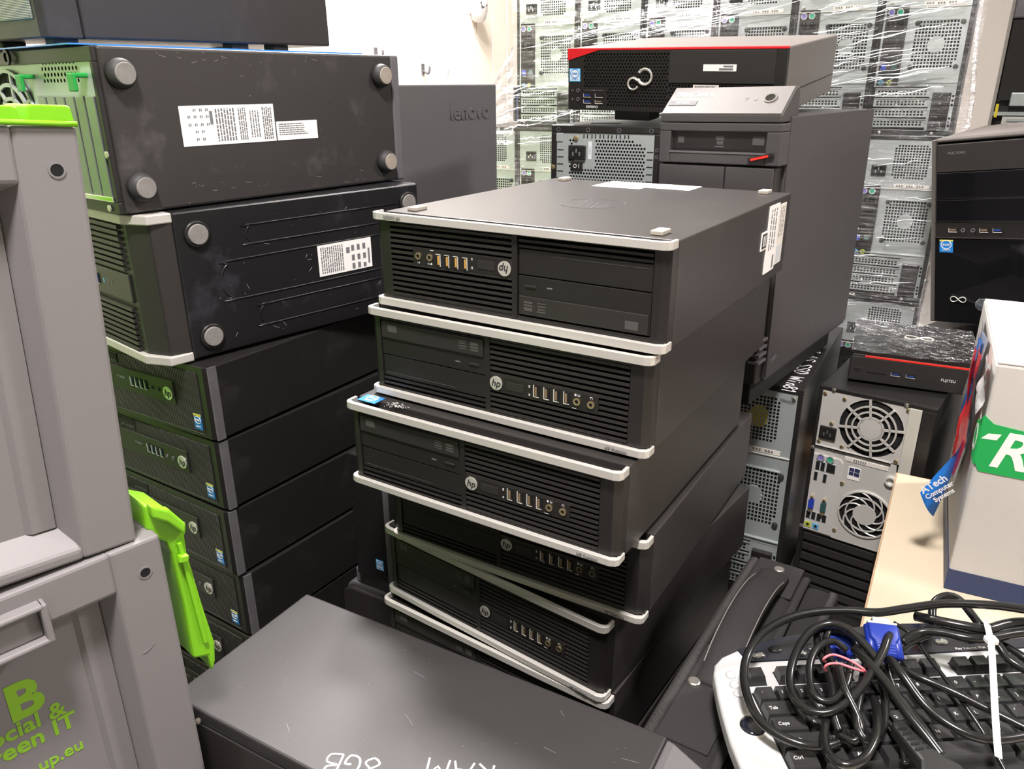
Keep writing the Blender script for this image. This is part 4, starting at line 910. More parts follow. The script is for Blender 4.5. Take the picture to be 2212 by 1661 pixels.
# ---------------------------------------------------------------- glossy tower at the right
t = thing('computer_tower','glossy black tower with silver edge line and front ports, leaning behind the white carton','computer',pose(.8539,1.62,-.1048,-54.03,5.5,-7.44) @ Matrix.Translation((.1025,0,-.375)))
ks = 1.62/1.3; wN, hN = .205, .375
mb = MB().prism([(-wN/2,.01),(wN/2,.01),(wN/2,.205),(-wN/2,.205)],'z',0,hN-.004); mb.build('case','black_metal',t,.004)
box(-wN/2,wN/2,.0,.205,hN-.004,hN).build('top_panel','fuji_grey',t,.003)
fr = MB(); fr.box(-wN/2,-wN/2+.009,-.0155,.01,0,hN); fr.box(wN/2-.006,wN/2,-.012,.01,0,hN); fr.box(-wN/2,wN/2,-.012,.01,hN-.006,hN); fr.build('silver_edge','think_top',t,.002)
def nx(x): return -wN/2+x*ks
def nz(z): return hN+z*ks
box(nx(.006),wN/2-.006,-.014,.0,.0,nz(-.158)).build('lower_front','gloss_black',t,.002)
for z0,z1,m_ in ((-.0515,-.0085,'dark_plastic'),(-.0935,-.0525,'gloss_black'),(-.1300,-.0955,'gloss_black'),(-.1570,-.1315,'black_plastic')): box(nx(.008),wN/2-.006,-.0138,.0,nz(z0),nz(z1)).build('front_panel',m_,t,.0012)
for z in (-.0945,-.1307,-.1573): box(nx(.007),wN/2-.006,-.0148,.0,nz(z)-.0006,nz(z)+.0006).build('bright_line','chrome',t)
for x,m_ in ((.0353,'tongue_dim'),(.0828,'tongue_dim'),(.1024,'usb_blue')): usb(t,nx(x),nz(-.144),-.0142,.0165,.0085,m_)
for x in (.0511,.0663): jack(t,nx(x),nz(-.144),-.0142,.0042,'grey_bezel')
lettering(t,'MULTIDISC',.0070,'print',(nx(.0388),-.0141,nz(-.0226)))
intel(t,nx(.0144),nx(.036),nz(-.1808),nz(-.1598),-.0142,'haswell')
P_ = [(nx(.046)+.0155*math.cos(a)/(1+math.sin(a)**2), -.0150, nz(-.2589)+.022*math.sin(a)*math.cos(a)/(1+math.sin(a)**2)*.7) for a in [2*PI*k/28 for k in range(28)]]
MB().tube(P_, .0010, 6, 2, closed=True).build('infinity_emblem','logo_silver',t,0,True)
MB().prism([(nx(.0877)+.018*c, nz(-.2650)+.0125*d) for c,d in ((-1,.35),(-.6,1),(.6,1),(1,.35),(1,-.35),(.6,-1),(-.6,-1),(-1,-.35))],'y',-.0162,-.0138).build('hologram_badge','hologram',t,.001)
plain_tower('black tower on the floor carrying the leaning glossy tower', pose(.935,1.54,-.937,-54), .19,.26,.436)
# ---------------------------------------------------------------- mesh-front desktop and rounded grey one between the two stacks
t = thing('desktop_computer','small black mesh-front desktop with a pale processor sticker, squeezed between the stacks','computer',Matrix.Translation(room(-.633,.722,ZC-.6725)) @ Matrix.Rotation(R(-30),4,'Z'))
box(-.050,.050,.01,.30,0,.20).build('case','black_metal',t,.002); box(-.050,.0085,0,.012,.001,.199).build('mesh_front','mesh_black',t,.002); box(.0085,.0185,-.001,.012,.001,.199).build('smooth_strip','grey_bezel',t,.001); box(.0185,.050,0,.012,.001,.199).build('front_edge','black_plastic',t,.001)
intel(t,-.012,.0015,.021,.038,-.0006,'pale')
t = thing('desktop_computer','grey rounded-edge desktop standing under the mesh-front one','computer',Matrix.Translation(room(-.6535,.722,0)) @ Matrix.Rotation(R(-30),4,'Z'))
n_ = [(-.065,.0)]+[(-.065+.020-.020*math.cos(a),.2375-.020+.020*math.sin(a)) for a in [PI/2*i/6 for i in range(7)]]+[(.065,.2375),(.065,.0)]
MB().prism(n_,'y',.012,.34).build('case','grey_bezel',t,.002)
MB().prism([(x*.97-.001,max(z-.004,0.002)) for x,z in n_],'y',0,.012).build('front_bezel','dark_plastic',t,.003)
box(.040,.060,-.002,.012,.02,.232).build('grey_strip','grey_bezel',t,.002); MB().ring(.030,.185,'y',.0022,.0032,-.001,.001,14).build('front_dot','steel_warm',t)
box(-.045,.065,.012,.34,.2375,.2640).build('top_plate','grey_bezel',t,.003)
# ---------------------------------------------------------------- grey storage crates with lime handles
def crate_mesh_front(t, mat='crate_grey'):
    mb = MB(); d = .40
    # hollow shell: back, left, right walls, bottom
    mb.box(-.2,.2,d-.012,d,0,.305); mb.box(-.2,-.188,.022,d-.012,0,.305); mb.box(.188,.2,.022,d-.012,0,.305); mb.box(-.188,.188,.022,d-.012,0,.012)
    mb.build('shell',mat,t,.003)
    f = MB()
    f.prism([(.2,0),(.2,.022),(.150,.022),(.162,0)],'z',0,.305); f.prism([(-.2,0),(-.2,.022),(-.150,.022),(-.162,0)],'z',0,.305)
    f.prism([(0,.270),(0,.305),(.022,.305),(.022,.262)],'x',-.162,.162); f.prism([(0,0),(0,.0090),(.022,.026),(.022,0)],'x',-.162,.162)
    f.build('front_frame',mat,t,.0025)
    box(-.155,.155,.0195,.024,.012,.29).build('recessed_panel',mat,t)
    MB().prism([(.132,.0195),(.1515,.0195),(.1515,.0165),(.136,.0165)],'z',.024,.262).build('panel_step',mat,t); MB().prism([(-.132,.0195),(-.1515,.0195),(-.1515,.0165),(-.136,.0165)],'z',.024,.262).build('panel_step',mat,t)
    for s in (-1,1):
        o = MB().ring(s*.1842,.2778,'y',.0040,.0052,-.0006,.001,24).build('post_hole',mat,t); MB().cyl(s*.1842,.2778,'y',.0042,-.0003,.0004,20).build('hole','void',o)
def grey_crate(label, M):
    t = thing('storage_crate',label,'crate',M,'grey storage crates'); crate_mesh_front(t); return t
c1 = grey_crate('grey plastic crate with lime clip on its rim, topmost of the crate stack', pose(-.4221,.3639,-.3117,46.72,.06,3.01) @ Matrix.Scale(.985,4))
lid = MB(); lid.box(-.2,.2005,.004,.396,.3055,.3085); lid.build('lime_rim','lime',c1,.002)
for x0,x1,h in ((.1722,.2003,.3176),(.086,.1700,.3165)):
    MB().prism([(x0,.307),(x0+.0015,h-.001),(x0+.004,h),(x1-.004,h),(x1-.0015,h-.001),(x1,.307)],'y',.003,.05).build('lime_clip','lime',c1,.0012)
MB().tube([(-.15,.0,.309),(.05,-.001,.309),(.12,-.001,.3075),(.2,-.0005,.3062)],.0018,8,4).build('rim_bead','lime',c1,0,True)
c2 = grey_crate('grey plastic crate with lime printed lettering and a hanging lime handle', pose(-.4087,.3721,-.6225,46.82) @ Matrix.Scale(.985,4))
c3 = grey_crate('grey plastic crate on the floor, lowest of the crate stack', pose(-.4087,.3721,-.937,46.82) @ Matrix.Diagonal((.985,.985,1.03,1)))
hd = MB().prism([(.197,.3277),(.212,.318),(.2244,.300),(.2233,.2698),(.228,.2154),(.2328,.1727),(.2305,.155),(.2262,.1447),(.2240,.1635),(.2122,.168),(.2128,.2233),(.2110,.2751),(.2085,.2880),(.201,.295),(.196,.306)],'y',.012,.055).build('lime_handle','lime',c2,.003)
MB().prism([(.199,.329),(.213,.3195),(.2235,.302),(.2215,.292),(.2100,.309),(.199,.318)],'y',.004,.014).build('handle_hook','lime',c2,.002)
MB().bar((.2175,.011,.285),(.2240,.011,.180),.004,.004,(0,1,0)).build('handle_rib','lime',c2,.001); MB().bar((.2135,.008,.2720),(.2210,.008,.2700),.006,.006,(0,1,0)).build('handle_pin','lime',c2,.001)
sc = MB(); sc.box(.045,.112,-.010,.002,.2885,.2925); sc.box(.045,.112,-.010,.002,.2600,.2640); sc.box(.1085,.1135,-.010,.002,.2600,.2925); sc.box(.040,.045,-.010,.002,.2600,.2925); sc.box(.045,.1085,-.003,.002,.264,.2885); sc.build('finger_pull','crate_grey',c2,.0015)
for s_,sz,x,z,b_ in (('B',.0435,.1012,.2035,.035),('Social &',.0190,.1127,.1812,.022),('Green IT',.0200,.1177,.1660,.022),('up.eu',.0150,.1183,.1395,.012)):
    lettering(c2,s_,sz,'lime_print',(x,.0193,z),align='RIGHT',bold=b_,name='lettering')
lb = box(.028,.0785,.0188,.0196,.2395,.2610).build('sticker','paper',c2,.002); printed(lb,[(.062,.0655,.243,.2475),(.068,.0715,.243,.2475),(.0735,.0765,.243,.2475),(.05,.074,.252,.2545)],'y',.0187,-.0002,'win_blue')
MB().tube([(.1700,-.0002,.208),(.1740,-.0003,.2085),(.1800,-.0002,.2125)],.0003,5,4).build('scratch_mark','print',c2)
# lime crates beside the stacks, outside the picture (the green glow on the fronts comes from them)
lc = thing('storage_crate','lime plastic crate, lowest of the lime stack left of the computer stacks','crate',None,'lime storage crates'); crate_mesh_front(lc,'lime')
for k,n_ in ((1,'second'),(2,'third'),(3,'topmost')): dup(lc, Matrix.Translation((-1.10,.86,.306*k)) @ Matrix.Rotation(R(78),4,'Z'), 'lime plastic crate, %s of the lime stack left of the computer stacks' % n_)
lc.matrix_world = Matrix.Translation((-1.10,.86,0)) @ Matrix.Rotation(R(78),4,'Z')
# ---------------------------------------------------------------- near tower with handwriting
t = thing('computer_tower','near black tower with white handwriting and chipped corner paint, standing on the floor','computer',pose(-.2314,.7217,-.937,-29.6) @ Matrix.Diagonal((1.015,1.015,.981,1)))
box(0,.4132,-.1755,0,.0,.417).build('case','satin_black',t,.0022)
box(.006,.4115,-.1772,-.1745,.004,.4020).build('side_panel','black_side',t,.0012); box(.004,.413,-.1764,-.1750,.4025,.4050).build('panel_gap','void',t)
MB().prism([(.4134,.001),(.4134,.4155),(.420,.4140),(.4465,.3980),(.452,.385),(.452,.001)],'y',-.174,-.0015).build('front_bezel','lenovo_grey',t,.002)
handwriting(t,'8GB',.0205,'ink_white',(.2140,-.1385,.4172),TOP,201,.0009,gap=.2); handwriting(t,'RAM',.0205,'ink_white',(.2990,-.0985,.4172),TOP,201,.0009,gap=.2)
rr = random.Random(4)
for x,y,z,s_ in ((.001,-.1745,.416,.0030),(-.0002,-.1740,.4000,.0022),(.0,-.1762,.385,.0025),(.035,-.1770,.405,.0022),(.024,-.1778,.388,.0016),(.006,-.177,.4035,.0018),(.002,-.1750,.409,.0018)):
    MB().lathe(0,0,'z',[(s_*.6,-s_*1.6),(s_*1.3,-s_*.4),(s_*1.1,s_*.6),(s_*.4,s_*1.3)],7).build('paint_chip','foot_cream' if z < .414 else 'film_ghost',t).location = (x,y,z)
mb = MB()
for k in range(40):
    x,y = rr.uniform(.03,.40), rr.uniform(-.165,-.005); l = rr.choice((.0012,.0012,.002,.012))*rr.uniform(.6,1.3); a = rr.uniform(-.7,.3); mb.bar((x,y,.4172),(x+l*math.cos(a),y+l*math.sin(a),.4172),.0004,.0003)
mb.build('scratches','print',t)['kind'] = 'stuff'
# ---------------------------------------------------------------- black fabric case
t = thing('suitcase','black fabric case with padded handle and silver rivets beside the computer stack','bag',pose(.330,.909,-.937,-33) @ Matrix.Diagonal((1.09,1.07,.871,1)))
HB = .387
def bagbody(x0,x1,y0,y1,z1,name,mat,bev): return box(x0,x1,y0,y1,0,z1).build(name,mat,t,bev,True,5)
bagbody(.000,.072,-.362,-.004,HB-.004,'body','fabric',.016); bagbody(.066,.108,-.356,-.008,HB-.018,'front_pocket','fabric',.016)
for x,z,m_,nm in ((.0065,HB-.006,'zip_teeth','zip'),(.0700,HB-.012,'fabric_lt','piping'),(.1020,HB-.026,'zip_teeth','zip')):
    MB().tube([(x,-.358,z-.14),(x,-.361,z-.05),(x,-.352,z-.008),(x,-.33,z),(x,-.18,z+.002),(x,-.03,z),(x,-.008,z-.01),(x,-.002,z-.05),(x,-.003,z-.14)],.0062 if nm=='zip' else .005,10,5).build(nm,m_,t,0,True)
box(.012,.062,-.345,-.20,HB-.0045,HB-.0015).build('top_panel','fabric_lt',t,.0012); box(.012,.066,-.075,-.006,HB-.0045,HB-.0008).build('top_panel','fabric_lt',t,.0012)
# handle: a padded strap arching between the two end patches
def strap(path, wd, th, name, mat):
    mb = MB(); n = 5; P_ = smooth_path([Vector(p) for p in path], 8)
    k = len(P_); vs = []
    for i,p in enumerate(P_):
        d = (P_[min(i+1,k-1)]-P_[max(i-1,0)]).normalized(); side = Vector((1,0,0)); nrm = d.cross(side).normalized()
        if nrm.z < 0: nrm = -nrm
        for a,b in ((-1,-.6),(-.9,.5),(-.4,1),(.4,1),(.9,.5),(1,-.6)): vs.append(p+side*(a*wd/2)+nrm*(b*th/2))
    mb.v = [tuple(v) for v in vs]; q = 6
    mb.f = [(i*q+j,i*q+(j+1)%q,(i+1)*q+(j+1)%q,(i+1)*q+j) for i in range(k-1) for j in range(q)]+[tuple(range(q))[::-1],tuple(range((k-1)*q,k*q))]
    return mb.build(name,mat,t,0,True)
strap([(.036,-.262,HB-.001),(.036,-.235,HB+.002),(.036,-.205,HB+.016),(.036,-.15,HB+.024),(.037,-.10,HB+.021),(.038,-.065,HB+.009),(.038,-.040,HB+.002)],.036,.012,'handle','fabric_lt')
for x in (.0195,.0525): MB().tube([(x,-.235,HB+.0045),(x,-.205,HB+.0205),(x,-.15,HB+.0295),(x+.001,-.10,HB+.0265),(x+.002,-.065,HB+.0145)],.0007,5,6).build('stitching','foot_pad',t)
for x,y in ((.0205,-.266),(.0400,-.0255)): MB().lathe(x,y,'z',[(.0062,HB-.002),(.0062,HB+.0026),(.0052,HB+.0034)],20).build('rivet','screw',t)
zp = MB().tube([(.075,-.352,HB-.022),(.082,-.346,HB-.016),(.092,-.330,HB-.010)],.0026,8,4,flat=.5); zp.build('zip_pull','gold_pull',t,0,True)
MB().ring(.072,-.356,'z',.0018,.0038,HB-.026,HB-.022,14).build('zip_ring','gold_pull',t); box(.066,.078,-.366,-.352,HB-.031,HB-.024).build('zip_slider','gold_pull',t,.002)
# ---------------------------------------------------------------- cream table
t = thing('table','cream laminate table with thin brown edge','table',pose(.605,1.08,-.937,-30))
box(0,.95,-.95,0,.344,.3662).build('table_top','cream_top',t,.0015); 
mb = MB(); mb.box(-.0015,.9515,-.0,.0015,.344,.3655); mb.box(-.0015,0,-.95,0,.344,.3655); mb.build('edge_band','cream_edge',t)
for x in (.06,.89):
    for y in (-.89,-.06): box(x-.02,x+.02,y-.02,y+.02,0,.344).build('leg','table_leg',t,.003)
# ---------------------------------------------------------------- white carton
t = thing('carton','worn white carton with green logo band and navy base, taped along its edge','box',pose(.6995,.6891,-.5703,-27.6))
mb = MB().prism([(-.200,0),(-.1985,.15),(-.200,.288),(.2,.288),(.2,0)],'y',.0,.30); mb.build('body','carton',t,.003)
box(-.199,.2,.001,.299,.2882,.2895).build('top_flap','carton_top',t)
bx_ = MB(); bx_.box(-.2008,.2008,-.0008,.3008,.0,.0275); bx_.build('navy_base','carton_navy',t)
gp = MB().prism([(-.1999,.172),(-.1940,.1605),(.2,.1530),(.2,.2130),(-.150,.2150),(-.1890,.2190),(-.1999,.228)],'y',-.0010,.001); gp.build('green_band','carton_green',t)
gs = MB().prism([(.0,.168),(.030,.166),(.048,.180),(.046,.205),(.020,.214),(.0,.226)],'x',-.2010,-.1975); gs.build('green_band','carton_green',t); MB().ring(.028,.190,'x',.012,.016,-.2014,-.2008,24).build('print_ring','carton',t)
lettering(t,'R',.060,'paper',(-.1700,-.0012,.1880),name='logo_letter',shear=.28,bold=.02,wid=1.0)
MB().prism([(-.1985,.2005),(-.1925,.2075),(-.1800,.2085),(-.1835,.2010)],'y',-.0013,-.0009).build('logo_bar','paper',t)
tp = random.Random(8)
def strip(y0a,y1a,za,y0b,y1b,zb,x,mat,name):
    n=10; MB_ = MB(); vs=[]
    for i in range(n+1):
        u=i/n; z=za+(zb-za)*u
        for v in range(4):
            s=v/3; y=(y0a+(y0b-y0a)*u)*(1-s)+(y1a+(y1b-y1a)*u)*s
            vs.append((x-.002-.003*math.sin(7*u+3*s)-.0015*tp.random(), y, z))
    MB_.v=vs; MB_.f=[(i*4+v,i*4+v+1,(i+1)*4+v+1,(i+1)*4+v) for i in range(n) for v in range(3)]
    return MB_.build(name,mat,t,0,True)
strip(.10,.22,.285,.10,.25,.09,-.2005,'tape_clear','clear_tape'); strip(.12,.17,.278,.08,.15,.13,-.2045,'tape_blue','blue_tape'); strip(.05,.10,.280,.05,.09,.125,-.2075,'tape_red','red_tape'); strip(.0,.05,.284,.005,.045,.225,-.203,'tape_clear','clear_tape')
strip(.105,.125,.27,.085,.10,.12,-.2085,'tape_red','red_tape')
# loose printed tape end
vs=[]; n=12
for i in range(n+1):
    u=i/n
    a=Vector((-.209+.006*u,.070,.168-.060*u)); c=Vector((-.215-.027*u,.058-.008*math.sin(2*u),.150-.045*u))
    a=Vector((-.2085-.006*u-.008*u*u,.062,.172-.112*u)); c=Vector((-.213-.030*u,.052,.158-.058*u-.006*u*u))
    for v in range(6):
        s=v/5; p=a.lerp(c,s); p.y-=.010*math.sin(PI*s)*u; vs.append(p)
mb=MB(); mb.v=[tuple(p) for p in vs]; mb.f=[(i*6+v,i*6+v+1,(i+1)*6+v+1,(i+1)*6+v) for i in range(n) for v in range(5)]
lo = mb.build('loose_tape','tape_blue',t,0,True)
def tape_text(s,sz,u,off):
    q = lettering(t,s,sz,'print_white',(0,0,0),bold=.02,name='tape_lettering'); o_=Vector((-.2285,.0405,.113))+Vector((-.004,-.002,-.020))*u
    ex=Vector((.66,0,.75)).normalized(); n_=Vector((.02,-1,.05)).normalized(); ey=n_.cross(ex).normalized()*1
    M_=Matrix((ex,ey,n_)).transposed().to_4x4(); M_.translation=o_+ey*off+n_*.004; q.matrix_local=M_ @ Matrix.Diagonal((sz,sz,sz,1))
tape_text('ATech',.0125,0,.004); tape_text('Computer',.0085,.0,-.0055); tape_text('Systems',.0080,.0,-.0135)
# ---------------------------------------------------------------- keyboard (origin: centre of the top-left number-row key, z=0 on the key tops)
KBM = pose(.2401,.5773,-.540,3.7)
t = thing('keyboard','silver and black multimedia keyboard lying over the table edge under cables','keyboard',KBM @ Matrix.Translation((0,0,-.0292)))
KZ = .0292
ol = [(-.0499,-.100),(-.0503,-.069),(-.0500,-.0445),(-.0475,-.0183),(-.0438,.0097),(-.0382,.0397),(-.0331,.0521),(-.0221,.0629),(-.0033,.0716),(.0222,.081),(.0487,.087),(.0856,.0933),(.15,.0985),(.19,.0995),(.25,.0965),(.33,.088),(.385,.073),(.405,.055),(.415,.0),(.425,-.06),(.425,-.10),(.36,-.125),(.19,-.14),(.02,-.125)]
mb = MB().prism(ol,'z',.004,KZ-.0085); mb.build('housing','kb_silver',t,.0035,False,3)
nv = [(.0010,.0515),(-.0033,.0702),(.0222,.0795),(.0487,.0855),(.0856,.0918),(.15,.097),(.19,.098),(.25,.095),(.33,.0865),(.372,.076),(.378,.0520),(.2,.0505)]
MB().prism(nv,'z',KZ-.0095,KZ-.0072).build('media_panel','kb_navy',t,.0008)
for x,y in ((-.0222,.0351),(-.0228,.022),(-.0227,.0101)): MB().lathe(x,y,'z',[(.0052,KZ-.009),(.0048,KZ-.0070),(.003,KZ-.0062)],20).build('media_button','kb_silver',t,0,True)
for x,y,m_ in ((.0153,.0604,'chrome'),(.0362,.0673,'key'),(.0589,.0605,'chrome'),(.0753,.067,'key'),(.2133,.0662,'chrome'),(.2450,.0662,'key')): 
    o = MB().lathe(0,0,'z',[(.0062,-.001),(.0056,.0013),(.003,.002)],20).build('media_button',m_,t,0,True); o.location=(x,y,KZ-.0072); o.scale=(1.25,.85,1)
lettering(t,'Play Volume  Mail  Home',.0045,'print_white',(.245,.0545,KZ-.0071),TOP)
MB().ring(-.0235,-.0300,'z',.0120,.0150,KZ-.0100,KZ-.0078,32).build('dial_rim','steel_warm',t); MB().lathe(-.0235,-.0300,'z',[(.0120,KZ-.0105),(.0115,KZ-.0075),(.008,KZ-.0066)],28).build('scroll_dial','kb_navy',t,0,True)
wells = [(-.0095,.0095,.0185,.0375),(.0205,.0975,.0185,.0375),(.1115,.1870,.0185,.0375),(.2020,.2790,.0185,.0375),(-.0105,.2870,-.1050,.0105),(.2925,.3530,-.1050,.0375),(.3585,.4100,-.105,.0105)]
wm = MB()
for k,w_ in enumerate(wells): box(w_[0],w_[1],w_[2],w_[3],KZ-.0100,KZ-.0082).build('key_well','key_gap',t,.001)
_K = {}
def key(x, y, w=1.0, txt=None, dz=0, d=1.0):
    k_=(round(w,3),d)
    if k_ not in _K:
        W_,D_=.0190*w-.0010,.0180*d; a,b=W_/2,D_/2; c,e=a-.0015,b-.0019
        mb=MB(); n=5
        vs=[(-a,-b,-.0082),(a,-b,-.0082),(a,b,-.0082),(-a,b,-.0082)]; mb.add(vs+[(-c,-e+.0006,-.0002),(c,-e+.0006,-.0002),(c,e+.0010,.0006),(-c,e+.0010,.0006)],[(3,2,1,0),(0,1,5,4),(1,2,6,5),(2,3,7,6),(3,0,4,7)])
        base=len(mb.v); g=[]
        for j in range(n):
            for i in range(n):
                u,v=i/(n-1),j/(n-1); g.append((-c+2*c*u,-e+.0006+(2*e+.0004)*v,-.0002+.0008*v-.0009*math.sin(PI*u)*math.sin(PI*v)))
        mb.add(g,[(j*n+i,j*n+i+1,(j+1)*n+i+1,(j+1)*n+i) for j in range(n-1) for i in range(n-1)])
        _K[k_]=mb.mesh('key','key',False)
    o=link(bpy.data.objects.new('key',_K[k_]),t); o.location=(x,y,KZ+dz)
    if txt: lettering(o,txt,.0052,'print_white',(-.0035*min(w,1.6)/1.0,.0005,.0004),TOP,name='legend',ext=.0003)
    return o
P=.01905
for k,c_ in enumerate('` 1 2 3 4 5 6 7 8 9 0 - ='.split()): key(k*P,0,1,c_)
key(13.5*P,0,2)
key(.25*P,-P,1.5,'Tab')
for k,c_ in enumerate('QWERTYUIOP[]'): key((1.5+k)*P,-P,1,c_)
key(13.75*P,-P,1.5)
key(.375*P,-2*P,1.75,'Caps')
for k,c_ in enumerate("ASDFGHJKL;'"): key((1.75+k)*P,-2*P,1,c_)
key(13.4*P,-2*P,2.2)
key(.6*P,-3*P,2.2,'Shift')
for k,c_ in enumerate('ZXCVBNM,./'): key((2.25+k)*P,-3*P,1,c_)
key(13.1*P,-3*P,2.75)
for x,w_,s_ in ((.2,1.4,'Ctrl'),(1.65,1.3,None),(3.1,1.4,'Alt'),(6.95,6.1,None),(10.8,1.4,None),(12.3,1.3,None),(13.75,1.4,None)): key(x*P,-4*P,w_,s_)
for x in (.0004,.0301,.0491,.0681,.0871,.1210,.1400,.1590,.1780,.2115,.2305,.2495,.2685): key(x,.0280,.95,None,0,.85)
for x in (.303,.322,.341):
    for y in (0,-P): key(x,y,1)
for k in range(3):
    for j in range(5): key(.368+k*P,-j*P,1)
# ---------------------------------------------------------------- cables on the keyboard
def px(x, y, z):
    """pixel of the photograph -> point at height z (from the camera)"""
    d = r2*((x-1106)/1665.975) - u2*((y-830.5)/1665.975) + fw; return Vector(d*(z/d.z)) + Vector((0,0,ZC))
def cable(label, pts, r, mat='cable', z0=-.53, group='black cables tangled on the keyboard', name='cable', n=10):
    P_ = [px(p[0],p[1],p[2] if len(p) > 2 else z0) for p in pts]
    o = MB().tube(P_, r, n, 7).build(name, mat, None, 0, True); return tag(o, label, 'cable', group)
cable('thick black cable looping widely over the left end of the keyboard', [(2300,1330,-.475),(2212,1316,-.475),(2140,1307,-.475),(2040,1304,-.48),(1960,1314,-.485),(1895,1323,-.488),(1830,1319,-.49),(1760,1322,-.494),(1700,1337,-.50),(1648,1368,-.508),(1616,1412,-.516),(1607,1462,-.521),(1618,1515,-.525),(1645,1560,-.527),(1690,1592,-.528),(1740,1610,-.528),(1782,1612,-.530),(1810,1604,-.533)], .0042)
vg = cable('black monitor cable coiled in a loop beside the pink band', [(1905,1440,-.500),(1870,1395,-.494),(1830,1358,-.490),(1790,1347,-.492),(1750,1365,-.498),(1720,1410,-.508),(1706,1462,-.516),(1716,1508,-.520),(1748,1535,-.520),(1792,1538,-.517),(1835,1512,-.511),(1872,1468,-.503),(1905,1412,-.494),(1916,1382,-.490),(1922,1372,-.492)], .0040)
for lab,pts,r_ in (('black cable strand running straight through the pink band', [(1795,1350,-.512),(1770,1362,-.512),(1766,1395,-.512),(1785,1440,-.512),(1800,1490,-.514),(1800,1540,-.520),(1812,1580,-.526)], .0036),
        ('black cable strand bent over beside the pink band, behind the blue plug', [(1852,1420,-.516),(1850,1390,-.508),(1825,1368,-.504),(1790,1366,-.506),(1786,1400,-.508),(1806,1450,-.509),(1822,1500,-.514),(1845,1545,-.522)], .0036),
        ('black cable making a small upright loop at the front of the tangle', [(1805,1480,-.522),(1793,1525,-.525),(1781,1580,-.524),(1790,1628,-.522),(1825,1652,-.520),(1866,1638,-.518),(1892,1592,-.516),(1896,1545,-.518),(1888,1510,-.522)], .0038),
        ('thick black cable running to the ribbed plug on the space bar', [(1846,1402,-.500),(1870,1425,-.497),(1915,1475,-.501),(1960,1540,-.508),(2000,1590,-.514),(2032,1632,-.520)], .0044),
        ('black cable sagging across the letter keys to the white tie', [(1905,1402,-.502),(1945,1452,-.504),(1995,1520,-.516),(2050,1565,-.520),(2110,1592,-.522),(2170,1597,-.523),(2260,1580,-.524)], .0042),
        ('black cable crossing the upper key rows towards the white tie', [(1866,1412,-.520),(1930,1440,-.522),(1990,1465,-.519),(2060,1495,-.521),(2140,1535,-.522),(2250,1590,-.523)], .0040),
        ('thin black twin wire slanting across the keys', [(1930,1345,-.506),(1970,1372,-.512),(2010,1425,-.520),(2060,1490,-.526),(2110,1560,-.529),(2150,1625,-.530),(2180,1680,-.531)], .0022),
        ('thin black wire bent below the blue plug', [(1912,1425,-.512),(1925,1470,-.520),(1950,1520,-.527),(1990,1570,-.528),(2010,1600,-.527)], .0022),
        ('thin black wire arching between the small loop and the plug', [(1900,1452,-.512),(1935,1490,-.517),(1975,1540,-.523),(2012,1590,-.526),(2035,1640,-.527)], .0020),
        ('black cable emerging from under the white carton in an arch', [(2016,1345,-.505),(2014,1318,-.500),(2022,1297,-.494),(2045,1287,-.490),(2070,1294,-.492),(2092,1318,-.497),(2118,1352,-.502)], .0040),
        ('upper black cable of the bundle under the white tie', [(1978,1331,-.498),(2020,1340,-.492),(2080,1352,-.489),(2130,1359,-.489),(2170,1349,-.489),(2212,1344,-.489),(2300,1350,-.490)], .0048),
        ('middle black cable of the bundle under the white tie', [(1948,1388,-.508),(1985,1366,-.502),(2030,1366,-.497),(2090,1378,-.494),(2140,1378,-.493),(2212,1367,-.493),(2300,1370,-.495)], .0044),
        ('lower black cable of the bundle bending down past the white tie', [(1942,1402,-.513),(1990,1375,-.508),(2050,1360,-.502),(2110,1368,-.499),(2150,1388,-.499),(2180,1425,-.502),(2230,1455,-.506)], .0042),
        ('black cable at the end of the bundle hanging over the number keys', [(2142,1382,-.509),(2180,1400,-.508),(2230,1430,-.510),(2290,1450,-.514)], .0040)):
    cable(lab, pts, r_)
for lab,pts,r_ in (('black cable strand curling twice inside the coiled loop', [(1830,1405,-.503),(1800,1385,-.498),(1765,1400,-.500),(1748,1445,-.506),(1758,1500,-.512),(1795,1515,-.513),(1828,1480,-.508),(1838,1430,-.503)], .0034),
        ('black cable strand dipping from the pink band to the small front loop', [(1812,1440,-.500),(1826,1490,-.506),(1850,1540,-.515),(1862,1575,-.522),(1845,1600,-.527),(1815,1588,-.529)], .0034),
        ('black cable strand folded back beneath the upright blue plug', [(1880,1395,-.514),(1868,1440,-.512),(1858,1500,-.513),(1850,1560,-.518),(1872,1600,-.524),(1905,1580,-.526),(1912,1520,-.524),(1902,1470,-.520)], .0034),
        ('black cable strand arching low behind the coiled loop', [(1726,1392,-.516),(1750,1368,-.508),(1790,1357,-.503),(1840,1366,-.502),(1872,1392,-.506),(1884,1430,-.514)], .0034),
        ('thin black wire trailing from the small front loop to the space bar', [(1892,1540,-.524),(1920,1560,-.527),(1945,1600,-.529),(1955,1650,-.530)], .0022)):
    cable(lab, pts, r_)
